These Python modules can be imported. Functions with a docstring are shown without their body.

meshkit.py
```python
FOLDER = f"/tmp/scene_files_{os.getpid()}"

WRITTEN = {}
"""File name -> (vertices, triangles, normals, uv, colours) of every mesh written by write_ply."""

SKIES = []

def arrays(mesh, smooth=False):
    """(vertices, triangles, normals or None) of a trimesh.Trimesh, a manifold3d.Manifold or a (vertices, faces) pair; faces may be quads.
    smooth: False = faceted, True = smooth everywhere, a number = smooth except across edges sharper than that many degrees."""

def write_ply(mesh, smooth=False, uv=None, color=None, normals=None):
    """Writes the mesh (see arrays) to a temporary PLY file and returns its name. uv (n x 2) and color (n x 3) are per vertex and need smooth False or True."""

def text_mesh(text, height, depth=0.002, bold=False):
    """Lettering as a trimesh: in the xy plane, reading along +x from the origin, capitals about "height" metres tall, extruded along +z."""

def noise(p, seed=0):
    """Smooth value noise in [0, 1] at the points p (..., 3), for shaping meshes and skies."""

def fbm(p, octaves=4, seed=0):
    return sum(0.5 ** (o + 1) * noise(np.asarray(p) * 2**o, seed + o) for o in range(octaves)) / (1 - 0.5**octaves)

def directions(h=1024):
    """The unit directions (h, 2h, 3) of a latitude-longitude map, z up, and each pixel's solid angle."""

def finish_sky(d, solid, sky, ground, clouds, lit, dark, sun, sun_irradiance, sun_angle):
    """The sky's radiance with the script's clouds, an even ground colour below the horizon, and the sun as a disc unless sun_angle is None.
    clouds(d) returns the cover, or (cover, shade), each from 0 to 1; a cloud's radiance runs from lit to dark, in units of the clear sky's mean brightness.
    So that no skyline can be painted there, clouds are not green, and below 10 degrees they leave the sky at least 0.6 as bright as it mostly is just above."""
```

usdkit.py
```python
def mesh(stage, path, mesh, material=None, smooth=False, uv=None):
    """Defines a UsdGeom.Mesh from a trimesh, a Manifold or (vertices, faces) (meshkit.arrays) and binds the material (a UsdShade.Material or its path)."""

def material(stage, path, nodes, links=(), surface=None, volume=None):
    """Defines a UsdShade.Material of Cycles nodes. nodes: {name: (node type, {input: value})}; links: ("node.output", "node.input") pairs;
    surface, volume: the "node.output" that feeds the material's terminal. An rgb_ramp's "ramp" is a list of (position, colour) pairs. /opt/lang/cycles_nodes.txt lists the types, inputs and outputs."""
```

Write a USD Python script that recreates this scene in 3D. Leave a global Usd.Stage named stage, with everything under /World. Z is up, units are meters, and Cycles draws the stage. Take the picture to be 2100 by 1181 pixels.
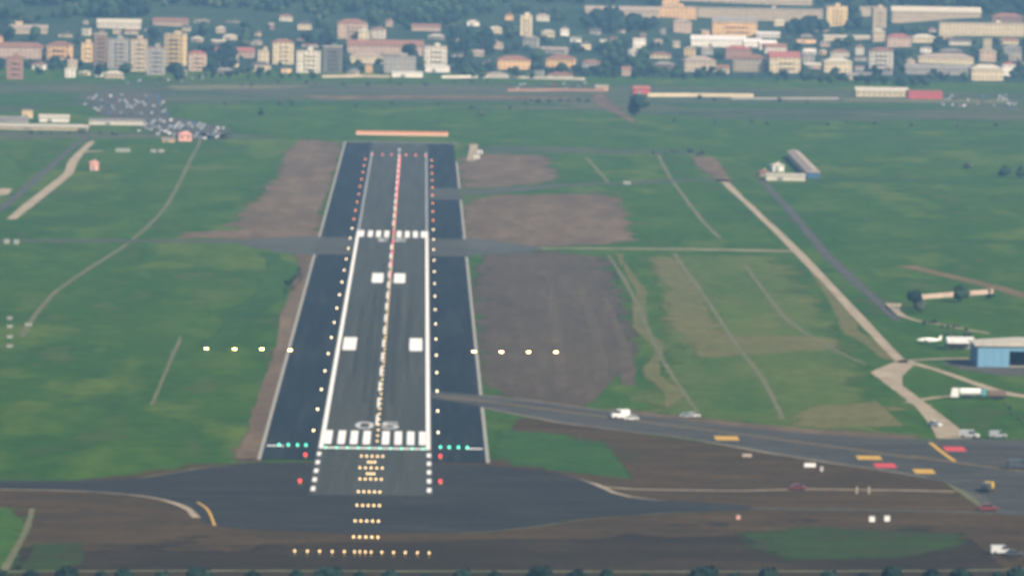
import math, random
import numpy as np, trimesh
from shapely.geometry import Polygon, LineString, Point
from shapely import prepare
import usdkit, meshkit
from pxr import Usd, UsdGeom, UsdLux, UsdShade, Gf, Sdf, Vt

random.seed(7); rng = np.random.default_rng(7)
stage = Usd.Stage.CreateInMemory()
UsdGeom.SetStageUpAxis(stage, 'Z'); UsdGeom.SetStageMetersPerUnit(stage, 1.0)
UsdGeom.Xform.Define(stage, '/World')

# ------------------------------------------------------------------ camera
FPX, CH, CX = 11150.9, 166.70, 11.30            # focal length in photo pixels, camera height, offset from the centreline
HEAD, PITCH, ROLL = .0174458, .0797335, .0170960
PW, PH = 2100.0, 1181.0
_F = np.array([math.sin(HEAD)*math.cos(PITCH), math.cos(HEAD)*math.cos(PITCH), -math.sin(PITCH)])
_R0 = np.array([math.cos(HEAD), -math.sin(HEAD), 0]); _U0 = np.cross(_R0, _F)
_R = math.cos(ROLL)*_R0 + math.sin(ROLL)*_U0; _U = -math.sin(ROLL)*_R0 + math.cos(ROLL)*_U0
EYE = np.array([CX, 0, CH])
cam = UsdGeom.Camera.Define(stage, '/World/camera')
m = Gf.Matrix4d(); m.SetIdentity()
for i, a in enumerate((_R, _U, -_F, EYE)):
    m.SetRow3(i, Gf.Vec3d(*map(float, a)))
cam.AddTransformOp().Set(m)
cam.CreateHorizontalApertureAttr(36.0); cam.CreateVerticalApertureAttr(36.0*575/1024)
cam.CreateFocalLengthAttr(36.0*FPX/PW)
cam.CreateFStopAttr(4.4); cam.CreateFocusDistanceAttr(60.0)     # the photograph is soft all over: focused much too near
cam.CreateClippingRangeAttr(Gf.Vec2f(1, 40000))
cam.CreateExposureAttr(0.9)

# ------------------------------------------------------------------ sky and sun
SUN_EL, SUN_AZ = math.radians(36), math.atan2(.62, -.60)
sun_dir = Gf.Vec3d(math.sin(SUN_AZ)*math.cos(SUN_EL), math.cos(SUN_AZ)*math.cos(SUN_EL), math.sin(SUN_EL))
dome = UsdLux.DomeLight.Define(stage, '/World/sky')
sky = usdkit.material(stage, '/World/Looks/sky_light',
    {'s': ('sky_texture', {'sky_type': 'single_scattering', 'sun_disc': False, 'sun_elevation': SUN_EL, 'sun_rotation': SUN_AZ, 'aerosol_density': 2.0}),
     'b': ('background_shader', {'strength': 0.062})}, [('s.color', 'b.color')], surface='b.background')
UsdShade.MaterialBindingAPI.Apply(dome.GetPrim()).Bind(sky)
dp = dome.GetPrim(); dp.SetCustomDataByKey('kind', 'structure'); dp.SetCustomDataByKey('label', 'hazy pale daylight sky above the whole valley'); dp.SetCustomDataByKey('category', 'sky')
sun = UsdLux.DistantLight.Define(stage, '/World/sun')
sun.CreateNormalizeAttr(True); sun.CreateIntensityAttr(0.86); sun.CreateAngleAttr(1.0); sun.CreateColorAttr(Gf.Vec3f(1, .90, .77))
sun.AddTransformOp().Set(Gf.Matrix4d().SetRotate(Gf.Rotation(Gf.Vec3d(0, 0, 1), sun_dir)))

# ------------------------------------------------------------------ helpers
used = {}
def unique(path):
    n = used.get(path, -1) + 1; used[path] = n
    return path if n == 0 else f'{path}_{n:03d}'
def tag(o, label=None, cat=None, group=None, kind=None):
    o = o.GetPrim() if hasattr(o, 'GetPrim') else o
    for k, v in (('label', label), ('category', cat), ('group', group), ('kind', kind)):
        if v: o.SetCustomDataByKey(k, v)
    return o
def thing(name, label, cat, loc=(0, 0, 0), rz=0.0, group=None, kind=None, scale=None):
    x = UsdGeom.Xform.Define(stage, unique('/World/' + name))
    x.AddTranslateOp().Set(Gf.Vec3d(*map(float, loc))); x.AddRotateZOp().Set(float(math.degrees(rz)))
    if scale is not None: x.AddScaleOp().Set(Gf.Vec3f(*map(float, scale)))
    return tag(x, label, cat, group, kind)
def obj(name, mesh, mat, parent=None, smooth=False, kind=None, label=None):
    p = unique((str(parent.GetPath()) if parent is not None else '/World') + '/' + name)
    return tag(usdkit.mesh(stage, p, mesh, mat, smooth), label=label, kind=kind)
def copy_of(root, name, loc, rz=0.0, label=None, cat=None, group=None, scale=None):
    r = thing(name, label, cat, loc, rz, group, scale=scale)
    r.GetReferences().AddInternalReference(root.GetPath()); r.SetInstanceable(True)
    return r
UsdGeom.Scope.Define(stage, '/World/Looks')
def proto(name):
    p = stage.CreateClassPrim('/World/' + name); p.SetTypeName('Xform')
    return p
def box(sx, sy, sz, c=(0, 0, 0), rz=0):
    b = trimesh.creation.box((sx, sy, sz))
    if rz: b.apply_transform(trimesh.transformations.rotation_matrix(rz, (0, 0, 1)))
    b.apply_translation(c); return b
def cyl(r, h, c=(0, 0, 0), sec=10, axis=None, r2=None):
    b = trimesh.creation.cylinder(r, h, sections=sec)
    if r2 is not None:
        top = b.vertices[:, 2] > 0; b.vertices[top, :2] *= r2/r
    if axis == 'x': b.apply_transform(trimesh.transformations.rotation_matrix(math.pi/2, (0, 1, 0)))
    if axis == 'y': b.apply_transform(trimesh.transformations.rotation_matrix(math.pi/2, (1, 0, 0)))
    b.apply_translation(c); return b
def join(*ms):
    ms = [x for g in ms for x in (g if isinstance(g, (list, tuple)) else [g])]
    return trimesh.util.concatenate(ms)
def prism(profile, width, axis='y'):
    """profile (x,z) extruded along y, centred."""
    b = trimesh.creation.extrude_polygon(Polygon(profile), width, engine='earcut')
    v = b.vertices.copy(); b.vertices = np.stack([v[:, 0], width/2 - v[:, 2], v[:, 1]], 1)
    b.fix_normals(); return b

# ------------------------------------------------------------------ terrain: a flat plain, then a hill behind the town
def terrain(x, y):
    x, y = np.asarray(x, float), np.asarray(y, float)
    s = np.maximum(y - (4180 + 60*np.sin(x/260.0) + 40*np.sin(x/97.0 + 1)), 0)
    soft = np.where(s < 200, s*s/400, s - 100)
    z = .066*soft + .00003*np.maximum(s - 900, 0)**2
    z = z + np.minimum(s/500, 1)*7*(np.sin(x/140.0 + y/310.0) + .6*np.sin(x/61.0 - y/170.0 + 2))
    return np.where(s > 2600, .066*2500 + .00003*1700**2 - .05*(s - 2600), z)
def ray(px, py):
    return FPX*_F + (px - PW/2)*_R - (py - PH/2)*_U
def G(px, py):
    """the point of the terrain seen at a pixel of the 2100-wide photograph"""
    d = ray(px, py); d = d/np.linalg.norm(d)
    ts = np.linspace(800, 9000, 4101); p = EYE + ts[:, None]*d
    below = np.nonzero(p[:, 2] < terrain(p[:, 0], p[:, 1]))[0]
    i = below[0] if len(below) else len(ts) - 1
    a, b = ts[max(i - 1, 0)], ts[i]
    for _ in range(25):
        c = (a + b)/2; q = EYE + c*d
        if q[2] < terrain(q[0], q[1]): b = c
        else: a = c
    q = EYE + b*d
    return np.array([q[0], q[1], float(terrain(q[0], q[1]))])
def dist(p): return float(np.dot(np.asarray(p) - EYE, _F))

# ------------------------------------------------------------------ materials
def mat_plain(name, col, rough=.8, spec=.2, metal=0.0, var=0.0, scale=1.0):
    n = {'p': ('principled_bsdf', {'base_color': col, 'roughness': rough, 'specular_ior_level': spec, 'metallic': metal})}; l = []
    if var:
        c = np.array(col)
        n.update({'g': ('geometry', {}), 'n': ('noise_texture', {'scale': scale, 'detail': 4, 'roughness': .65}),
                  'r': ('rgb_ramp', {'ramp': [(.25, tuple(c*(1 - var))), (.5, tuple(c)), (.75, tuple(np.minimum(c*(1 + var), .9)))]})})
        l = [('g.position', 'n.vector'), ('n.fac', 'r.fac'), ('r.color', 'p.base_color')]
    return usdkit.material(stage, '/World/Looks/' + name, n, l, surface='p.BSDF')
def mat_ground(name, ramp_big, ramp_small, big=.004, mid=.03, small=.25, stretch=(1, 1, 1), rot=0.0, feather=False, fscale=.12, bump=.25, tint=(.575, .575, .50)):
    ramp_big = [(p_, tuple(np.array(c_)*tint)) for p_, c_ in ramp_big]; ramp_small = [(p_, tuple(np.array(c_)*tint)) for p_, c_ in ramp_small]
    """soil or grass: three scales of mottling; feather: the sheet thins out to nothing at its rim (primvar 'rim')"""
    n = {'g': ('geometry', {}), 'mp': ('mapping', {'rotation': (0, 0, rot), 'scale': stretch}),
         'n1': ('noise_texture', {'scale': big, 'detail': 5, 'roughness': .6}), 'n2': ('noise_texture', {'scale': mid, 'detail': 5, 'roughness': .65}),
         'n3': ('noise_texture', {'scale': small, 'detail': 4, 'roughness': .7}),
         'r1': ('rgb_ramp', {'ramp': ramp_big}), 'r2': ('rgb_ramp', {'ramp': ramp_small}),
         'mx': ('mix', {'mix_type': 'mix', 'fac': .5}),
         'm3': ('map_range', {'from_min': .25, 'from_max': .75, 'to_min': .72, 'to_max': 1.28}),
         'mu': ('vector_math', {'math_type': 'scale'}),
         'bp': ('bump', {'strength': bump, 'distance': .4}),
         'p': ('principled_bsdf', {'roughness': .95, 'specular_ior_level': .1})}
    l = [('g.position', 'mp.vector'), ('mp.vector', 'n1.vector'), ('mp.vector', 'n2.vector'), ('g.position', 'n3.vector'), ('n1.fac', 'r1.fac'), ('n2.fac', 'r2.fac'),
         ('r1.color', 'mx.color1'), ('r2.color', 'mx.color2'), ('n3.fac', 'm3.value'), ('mx.color', 'mu.vector1'), ('m3.result', 'mu.scale'),
         ('mu.vector', 'p.base_color'), ('n3.fac', 'bp.height'), ('bp.normal', 'p.normal')]
    out = 'p.BSDF'
    if feather:
        n.update({'at': ('attribute', {'attribute': 'rim'}), 'nf': ('noise_texture', {'scale': fscale, 'detail': 5, 'roughness': .7}),
                  'ad': ('math', {'math_type': 'add'}), 'nw': ('map_range', {'from_min': .28, 'from_max': .72, 'to_min': -.25, 'to_max': 1.0}), 'ss': ('map_range', {'range_type': 'smoothstep', 'from_min': .50, 'from_max': .92, 'to_min': 0.0, 'to_max': 1.0, 'clamp': True}),
                  'tr': ('transparent_bsdf', {}), 'mc': ('mix_closure', {})})
        l += [('g.position', 'nf.vector'), ('at.fac', 'ad.value1'), ('nf.fac', 'nw.value'), ('nw.result', 'ad.value2'), ('ad.value', 'ss.value'), ('ss.result', 'mc.fac'),
              ('tr.BSDF', 'mc.closure1'), ('p.BSDF', 'mc.closure2')]
        out = 'mc.closure'
    return usdkit.material(stage, '/World/Looks/' + name, n, l, surface=out)
def lerp(a, b, t): return tuple(np.array(a)*(1 - t) + np.array(b)*t)
M = {}
gA, gB, gC, gD = (.036, .120, .010), (.068, .160, .010), (.120, .190, .022), (.104, .128, .036)
M['grass'] = mat_ground('grass', [(.38, gA), (.46, gB), (.52, gA), (.60, gC)], [(.37, gD), (.44, gA), (.53, gB), (.61, gC)], big=.0055, mid=.022, small=.11, stretch=(1.6, .55, 1))
M['grass_f'] = mat_ground('mown_grass', [(.38, (.034, .100, .032)), (.62, (.052, .140, .036))], [(.38, gA), (.6, gB), (.75, gC)], big=.01, mid=.05, small=.2, feather=True)
M['meadow'] = mat_ground('light_meadow', [(.38, (.070, .150, .022)), (.5, (.115, .180, .032)), (.61, (.165, .205, .045))], [(.38, (.065, .15, .02)), (.5, (.12, .185, .03)), (.61, (.175, .20, .055))], big=.010, mid=.03, small=.13, stretch=(1.6, .45, 1), feather=True, fscale=.03)
M['sparse_grass'] = mat_ground('sparse_grass', [(.38, (.055, .060, .022)), (.5, (.045, .085, .020)), (.62, (.060, .110, .022))], [(.38, (.075, .060, .028)), (.5, (.045, .080, .02)), (.62, (.055, .105, .022))], big=.03, mid=.08, small=.25, feather=True, fscale=.05)
M['bright_grass'] = mat_ground('fresh_grass', [(.3, (.045, .15, .020)), (.7, (.085, .20, .022))], [(.3, (.04, .11, .02)), (.7, (.10, .19, .03))], big=.02, mid=.06, small=.2, feather=True)
M['dry_grass'] = mat_ground('dry_grass', [(.3, (.14, .16, .05)), (.7, (.24, .215, .085))], [(.3, (.11, .155, .04)), (.7, (.27, .23, .10))], big=.012, mid=.05, small=.2, feather=True, fscale=.05)
M['soil'] = mat_ground('bare_soil', [(.38, (.165, .115, .080)), (.52, (.215, .150, .105)), (.63, (.285, .205, .145))], [(.38, (.145, .105, .076)), (.52, (.21, .155, .108)), (.63, (.30, .22, .155))], big=.012, mid=.06, small=.22, stretch=(1.5, .3, 1), feather=True, fscale=.035)
M['dark_soil'] = mat_ground('ploughed_soil', [(.36, (.105, .082, .062)), (.55, (.140, .108, .082)), (.66, (.165, .128, .098))], [(.36, (.098, .078, .060)), (.53, (.138, .106, .080)), (.66, (.185, .142, .108))], big=.014, mid=.09, small=.25, stretch=(2.2, .22, 1), rot=-.05, feather=True, fscale=.035)
M['furrow'] = mat_ground('furrow_soil', [(.38, (.13, .10, .078)), (.62, (.175, .138, .105))], [(.38, (.125, .10, .075)), (.62, (.185, .142, .108))], big=.02, mid=.08, small=.3, feather=True, fscale=.06)
M['wet_earth'] = mat_ground('wet_earth', [(.36, (.036, .026, .014)), (.52, (.056, .038, .018)), (.66, (.085, .056, .024))], [(.36, (.034, .028, .016)), (.52, (.056, .040, .020)), (.66, (.09, .062, .030))], big=.02, mid=.07, small=.3, stretch=(.5, 1, 1), feather=True, fscale=.05)  # the foreground earth at about half tone: dimming put into the colour
M['rubber'] = mat_ground('tyre_rubber', [(.38, (.062, .066, .068)), (.62, (.080, .085, .086))], [(.38, (.058, .062, .064)), (.62, (.084, .089, .090))], big=.02, mid=.12, small=.5, stretch=(3, .06, 1), feather=True, fscale=.05, bump=.1)
M['earth'] = mat_ground('damp_earth', [(.36, (.070, .046, .020)), (.52, (.100, .064, .026)), (.66, (.150, .092, .034))], [(.36, (.060, .046, .024)), (.52, (.100, .066, .030)), (.66, (.155, .102, .045))], big=.02, mid=.07, small=.3, stretch=(.5, 1, 1), feather=True, fscale=.08)  # mottled brown foreground earth, base colour darker than the other soils
M['scrub'] = mat_ground('scrub', [(.39, (.050, .098, .055)), (.5, (.092, .132, .078)), (.61, (.155, .155, .105))], [(.39, (.05, .095, .05)), (.5, (.092, .135, .075)), (.61, (.18, .165, .12))], big=.012, mid=.03, small=.1, stretch=(.5, 1, 1), feather=True, fscale=.03)
M['hill'] = mat_ground('hill_floor', [(.36, (.020, .055, .050)), (.5, (.036, .080, .060)), (.64, (.075, .118, .075))], [(.36, (.022, .055, .05)), (.64, (.062, .105, .07))], big=.006, mid=.02, small=.1)
M['tan'] = mat_ground('tan_gravel', [(.3, (.30, .26, .205)), (.7, (.43, .38, .31))], [(.3, (.25, .215, .17)), (.5, (.36, .31, .25)), (.75, (.46, .41, .34))], big=.03, mid=.12, small=.4, feather=True, fscale=.25, tint=(.86, .83, .74))
M['track'] = mat_ground('worn_track', [(.3, (.17, .19, .10)), (.7, (.25, .245, .16))], [(.3, (.15, .18, .09)), (.7, (.27, .26, .17))], big=.03, mid=.1, small=.4, feather=True, fscale=.10)
M['pale_track'] = mat_ground('pale_track', [(.36, (.16, .17, .10)), (.64, (.30, .28, .19))], [(.36, (.15, .17, .10)), (.64, (.34, .31, .22))], big=.03, mid=.06, small=.3, feather=True, fscale=.10, tint=(.7, .7, .6))
M['bank'] = mat_ground('earth_bank', [(.36, (.20, .15, .08)), (.64, (.27, .19, .10))], [(.36, (.17, .14, .07)), (.64, (.28, .20, .11))], big=.03, mid=.06, small=.3, feather=True, fscale=.10)
M['grey_road'] = mat_ground('grey_road', [(.3, (.105, .108, .108)), (.7, (.150, .150, .145))], [(.3, (.09, .10, .10)), (.7, (.16, .155, .15))], big=.03, mid=.1, small=.4, feather=True, fscale=.2)
def asphalt(name, a, b, stretch, small=.5, feather=False):
    return mat_ground(name, [(.38, a), (.62, b)], [(.36, lerp(a, (0, 0, 0), .18)), (.5, lerp(a, b, .5)), (.64, lerp(b, (1, 1, 1), .03))], big=.02, mid=.12, small=small, stretch=stretch, bump=.1, feather=feather, fscale=.15)
M['runway'] = asphalt('runway_asphalt', (.080, .089, .090), (.106, .113, .112), (3, .06, 1))
M['shoulder'] = asphalt('shoulder_asphalt', (.021, .029, .041), (.030, .039, .053), (2, .08, 1))  # extra blue in the asphalt colour stands for sky reflection and haze
M['pad'] = asphalt('pad_asphalt', (.040, .040, .043), (.056, .055, .057), (.25, 1, 1))
M['taxi'] = asphalt('taxiway_asphalt', (.088, .090, .093), (.130, .128, .126), (.12, 1, 1))
M['pale_taxi'] = asphalt('pale_taxiway_asphalt', (.105, .115, .120), (.145, .150, .150), (.15, 1, 1))
M['apron'] = asphalt('apron_asphalt', (.075, .077, .080), (.115, .112, .108), (.3, 1, 1))
def paint(name, col, wear):
    c = np.array(col)
    return usdkit.material(stage, '/World/Looks/' + name, {'g': ('geometry', {}), 'n': ('noise_texture', {'scale': .9, 'detail': 5, 'roughness': .7}),
        'r': ('rgb_ramp', {'ramp': [(.30, tuple(c*(1 - wear))), (.52, tuple(c)), (.8, tuple(c*(1 - wear*.3)))]}), 'p': ('principled_bsdf', {'roughness': .7, 'specular_ior_level': .3})},
        [('g.position', 'n.vector'), ('n.fac', 'r.fac'), ('r.color', 'p.base_color')], surface='p.BSDF')
M['white_paint'] = paint('white_paint', (.84, .84, .80), .12)
M['faded_paint'] = paint('faded_white_paint', (.52, .53, .52), .35)
M['worn_paint'] = paint('worn_white_paint', (.30, .32, .33), .5)
M['yellow_paint'] = paint('yellow_paint', (.55, .33, .05), .45)
M['red_paint'] = paint('red_paint', (.55, .06, .07), .35)
M['kerb'] = paint('pale_concrete', (.32, .31, .27), .35)
def emit(name, col, s):
    return usdkit.material(stage, '/World/Looks/' + name, {'e': ('emission', {'color': col, 'strength': s})}, surface='e.emission')
M['lamp_white'] = emit('lamp_white', (1, .82, .54), 2.6)
M['lamp_centre'] = emit('lamp_centre', (1, .70, .34), 1.9)
M['lamp_red'] = emit('lamp_red', (1, .20, .22), 1.9)
M['lamp_amber'] = emit('lamp_amber', (1, .34, .13), 1.1)
M['lamp_green'] = emit('lamp_green', (.10, .85, .60), 1.5)
M['lamp_bright'] = emit('lamp_bright', (1, .66, .26), 14)
M['lamp_approach'] = emit('lamp_approach', (1, .70, .34), 1.5)
M['lamp_obst'] = emit('lamp_obstruction', (1, .07, .07), 1.6)
M['metal'] = mat_plain('grey_metal', (.22, .22, .22), .5, .4, .3)
M['yellow_metal'] = mat_plain('yellow_metal', (.55, .36, .06), .5, .4)
M['white_metal'] = mat_plain('white_metal', (.72, .73, .72), .4, .5, var=.06, scale=.8)
M['dark'] = mat_plain('dark_rubber', (.025, .026, .028), .7, .3)
M['glass'] = mat_plain('dark_glass', (.03, .04, .05), .12, .6)
M['shutter'] = mat_plain('window_shutter', (.13, .125, .11), .6, .3, var=.3, scale=.4)
M['bark'] = mat_plain('bark', (.06, .045, .032), .95, .1, var=.3, scale=3)
def leaf(name, a, b, sc=.5):
    return usdkit.material(stage, '/World/Looks/' + name,
        {'g': ('geometry', {}), 'o': ('object_info', {}), 'n': ('noise_texture', {'scale': sc, 'detail': 4, 'roughness': .65}), 'r': ('rgb_ramp', {'ramp': [(.28, a), (.72, b)]}),
         'ov': ('map_range', {'to_min': .65, 'to_max': 1.35}), 'sc': ('vector_math', {'math_type': 'scale'}),
         'd': ('principled_bsdf', {'roughness': .85, 'specular_ior_level': .15}), 't': ('translucent_bsdf', {}), 'm': ('mix_closure', {'fac': .2})},
        [('g.position', 'n.vector'), ('n.fac', 'r.fac'), ('o.random', 'ov.value'), ('r.color', 'sc.vector1'), ('ov.result', 'sc.scale'), ('sc.vector', 'd.base_color'), ('sc.vector', 't.color'),
         ('d.BSDF', 'm.closure1'), ('t.BSDF', 'm.closure2')], surface='m.closure')
M['leaf_dark'] = leaf('leaf_dark', (.010, .026, .024), (.024, .052, .036))  # bluish leaf tone: some of the distance haze is put into the colour
M['leaf_mid'] = leaf('leaf_mid', (.020, .046, .026), (.046, .084, .040))
M['leaf_olive'] = leaf('leaf_olive', (.042, .066, .044), (.090, .112, .070))
WALLS = {'cream': (0.6, 0.52, 0.34), 'yellow': (0.68, 0.5, 0.22), 'tan': (0.46, 0.385, 0.28), 'pink': (0.5, 0.365, 0.285), 'white': (0.78, 0.77, 0.73), 'grey': (.32, .32, .32), 'orange': (0.74, 0.45, 0.18), 'brick': (.34, .18, .14), 'darkgrey': (.13, .14, .15), 'pale': (0.6, 0.575, 0.5), 'brown': (.24, .16, .12)}
for k, c in WALLS.items(): M['w_' + k] = mat_plain('wall_' + k, tuple(.80*(.74*x + .26*(sum(c)/3)*t_) for x, t_ in zip(c, (1.04, 1.0, .93))), .9, .15, var=.16, scale=.25)
for k, c in {'terracotta': (.32, .15, .105), 'red': (.42, .13, .11), 'greyroof': (.30, .29, .28), 'whiteroof': (.74, .74, .74), 'tanroof': (.42, .34, .28), 'darkroof': (.12, .11, .11), 'creamroof': (.60, .56, .46)}.items():
    M['r_' + k] = mat_plain('roof_' + k, tuple(.72*(.8*x + .2*(sum(c)/3)) for x in c), .85, .2, var=.22, scale=.5)
M['blue_sheet'] = mat_plain('blue_sheet', (.13, .28, .42), .55, .35, var=.1, scale=.3)
M['blue_dark'] = mat_plain('dark_blue_sheet', (.035, .105, .21), .55, .35, var=.1, scale=.3)  # darker blue: painted shade on hangar walls, own colour on farm shed

# ------------------------------------------------------------------ ground
xs = np.concatenate([np.linspace(-9000, -900, 28)[:-1], np.linspace(-900, 900, 121), np.linspace(900, 9000, 28)[1:]])
ys = np.concatenate([np.linspace(-3000, 900, 14)[:-1], np.linspace(900, 4100, 60)[:-1], np.linspace(4100, 5800, 90)[:-1], np.linspace(5800, 11500, 40)])
def grid_mesh(xs, ys, dz=0.0):
    X, Y = np.meshgrid(xs, ys); Z = terrain(X, Y) + dz
    v = np.stack([X, Y, Z], -1).reshape(-1, 3); nx = len(xs)
    i = (np.arange(len(ys) - 1)[:, None]*nx + np.arange(nx - 1)).ravel()
    return v, np.stack([i, i + 1, i + nx + 1, i + nx], 1)
k = int(np.searchsorted(ys, 4060))
tag(obj('grassland', grid_mesh(xs, ys[:k + 1]), M['grass'], smooth=True), 'broad flat green grassland on both sides of the runway', 'grass', kind='structure')
tag(obj('hillside', grid_mesh(xs, ys[k:]), M['hill'], smooth=True), 'hazy dark green hillside rising behind the town', 'hill', kind='structure')

def wobble(poly, amp, step=6.0, seed=0):
    """outline with a natural, fractal unevenness"""
    L = poly.exterior.length; n = max(int(L/step), 12)
    pts = np.array([poly.exterior.interpolate(i*L/n).coords[0] for i in range(n)])
    q = np.stack([pts[:, 0]/28, pts[:, 1]/80, np.full(n, seed*3.1)], 1)
    d = np.stack([meshkit.fbm(q, 4, seed) - .5, meshkit.fbm(q + 37, 4, seed + 9) - .5], 1)*2*amp
    d[:, 1] *= 2.2
    return Polygon(pts + d).buffer(0)
def sheet(name, poly, mat, z, label, cat, rim=0.0, kind='structure', parent=None):
    parts_v, parts_f, parts_r, off = [], [], [], 0
    geoms = [poly] if poly.geom_type == 'Polygon' else list(poly.geoms)
    if rim: rim = min(rim, .55*sum(g.area for g in geoms)/sum(g.length for g in geoms)*2*.6)
    for g in geoms:
        if g.area < 1: continue
        inner = g.buffer(-rim) if rim else None
        pieces = [(g.difference(inner), g, inner), (inner, g, inner)] if rim else [(g, g, None)]
        for pc, gg, inn in pieces:
            for q in ([pc] if pc.geom_type == 'Polygon' else list(pc.geoms)):
                if q.is_empty or q.area < .05 or q.geom_type != 'Polygon': continue
                v, f = trimesh.creation.triangulate_polygon(q, engine='earcut')
                a = v[f]; ar = (a[:, 1, 0]-a[:, 0, 0])*(a[:, 2, 1]-a[:, 0, 1]) - (a[:, 1, 1]-a[:, 0, 1])*(a[:, 2, 0]-a[:, 0, 0])
                f = np.where((ar < 0)[:, None], f[:, ::-1], f)
                if rim:
                    ex = gg.boundary
                    r = np.array([min(ex.distance(Point(p))/rim, 1.0) for p in v])
                else: r = np.ones(len(v))
                parts_v.append(np.column_stack([v, terrain(v[:, 0], v[:, 1]) + z])); parts_f.append(f + off); parts_r.append(r); off += len(v)
    p = unique((str(parent.GetPath()) if parent is not None else '/World') + '/' + name)
    v, f, r = np.vstack(parts_v), np.vstack(parts_f), np.concatenate(parts_r)
    mm = usdkit.mesh(stage, p, (v, f), mat)
    UsdGeom.PrimvarsAPI(mm).CreatePrimvar('rim', Sdf.ValueTypeNames.FloatArray, 'vertex').Set(Vt.FloatArray.FromNumpy(r.astype(np.float32)))
    return tag(mm, label, cat, kind=kind)
def P(pts): return Polygon([G(*p)[:2] for p in pts]).buffer(0)
SEED = [0]
def field(name, pts, mat, z, label, cat, amp=5, rim=8, step=7):
    SEED[0] += 1
    return sheet(name, wobble(P(pts), amp*1.6, step, SEED[0]), mat, z, label, cat, rim*(1.7 if 'soil' in name else 1.5))
def way(name, pts, widths, mat, z, label, cat, amp=.5, rim=.8, parent=None):
    """a road or track along pixels, widths in metres"""
    c = np.array([G(*p)[:2] for p in pts]); w = np.broadcast_to(np.asarray(widths, float), len(c))
    s = np.concatenate([[0], np.cumsum(np.linalg.norm(np.diff(c, axis=0), axis=1))])
    n = max(int(s[-1]/8), 8); t = np.linspace(0, s[-1], n)
    from scipy.interpolate import PchipInterpolator as PI_
    xy = np.stack([PI_(s, c[:, i])(t) for i in (0, 1)], 1); ww = np.interp(t, s, w)
    d = np.gradient(xy, axis=0); d /= np.linalg.norm(d, axis=1)[:, None]; nn = np.stack([-d[:, 1], d[:, 0]], 1)
    SEED[0] += 1
    j = (meshkit.fbm(np.stack([t/15, t*0 + SEED[0], t*0], 1), 3) - .5)*2*amp; j2 = (meshkit.fbm(np.stack([t/15, t*0 + SEED[0] + 40, t*0], 1), 3) - .5)*2*amp
    poly = Polygon(np.vstack([xy + nn*(ww/2 + j)[:, None], (xy - nn*(ww/2 + j2)[:, None])[::-1]])).buffer(0)
    return sheet(name, poly, mat, z, label, cat, rim, parent=parent)

Z1, Z2, Z3, Z4, Z5, Z6, Z7, Z8, Z9 = [.015*i for i in range(1, 10)]
# far plain beyond the runway
field('scrubland', [(-200, 172), (400, 168), (1000, 165), (1600, 178), (2300, 190), (2300, 262), (1900, 250), (1560, 262), (1250, 232), (900, 222), (420, 214), (-200, 240)], M['scrub'], Z1, 'grey green scrubland between the town and the far end of the runway', 'scrubland', 12, 40, 20)
field('scrubland', [(-200, 268), (180, 268), (560, 274), (560, 288), (200, 284), (-200, 290)], M['scrub'], Z2, 'narrow scrub strip beside the parked cars on the left', 'scrubland', 6, 15, 14)
field('scrubland', [(940, 296), (1300, 303), (1480, 312), (1480, 322), (1300, 316), (940, 316)], M['scrub'], Z2, 'thin scrub strip right of the far runway end', 'scrubland', 5, 10, 12)
field('fresh_grass_field', [(-60, 318), (20, 312), (62, 335), (70, 372), (30, 400), (-60, 402)], M['bright_grass'], Z1, 'small bright green field at the left edge beside the tan road', 'field', 4, 12)
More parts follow.
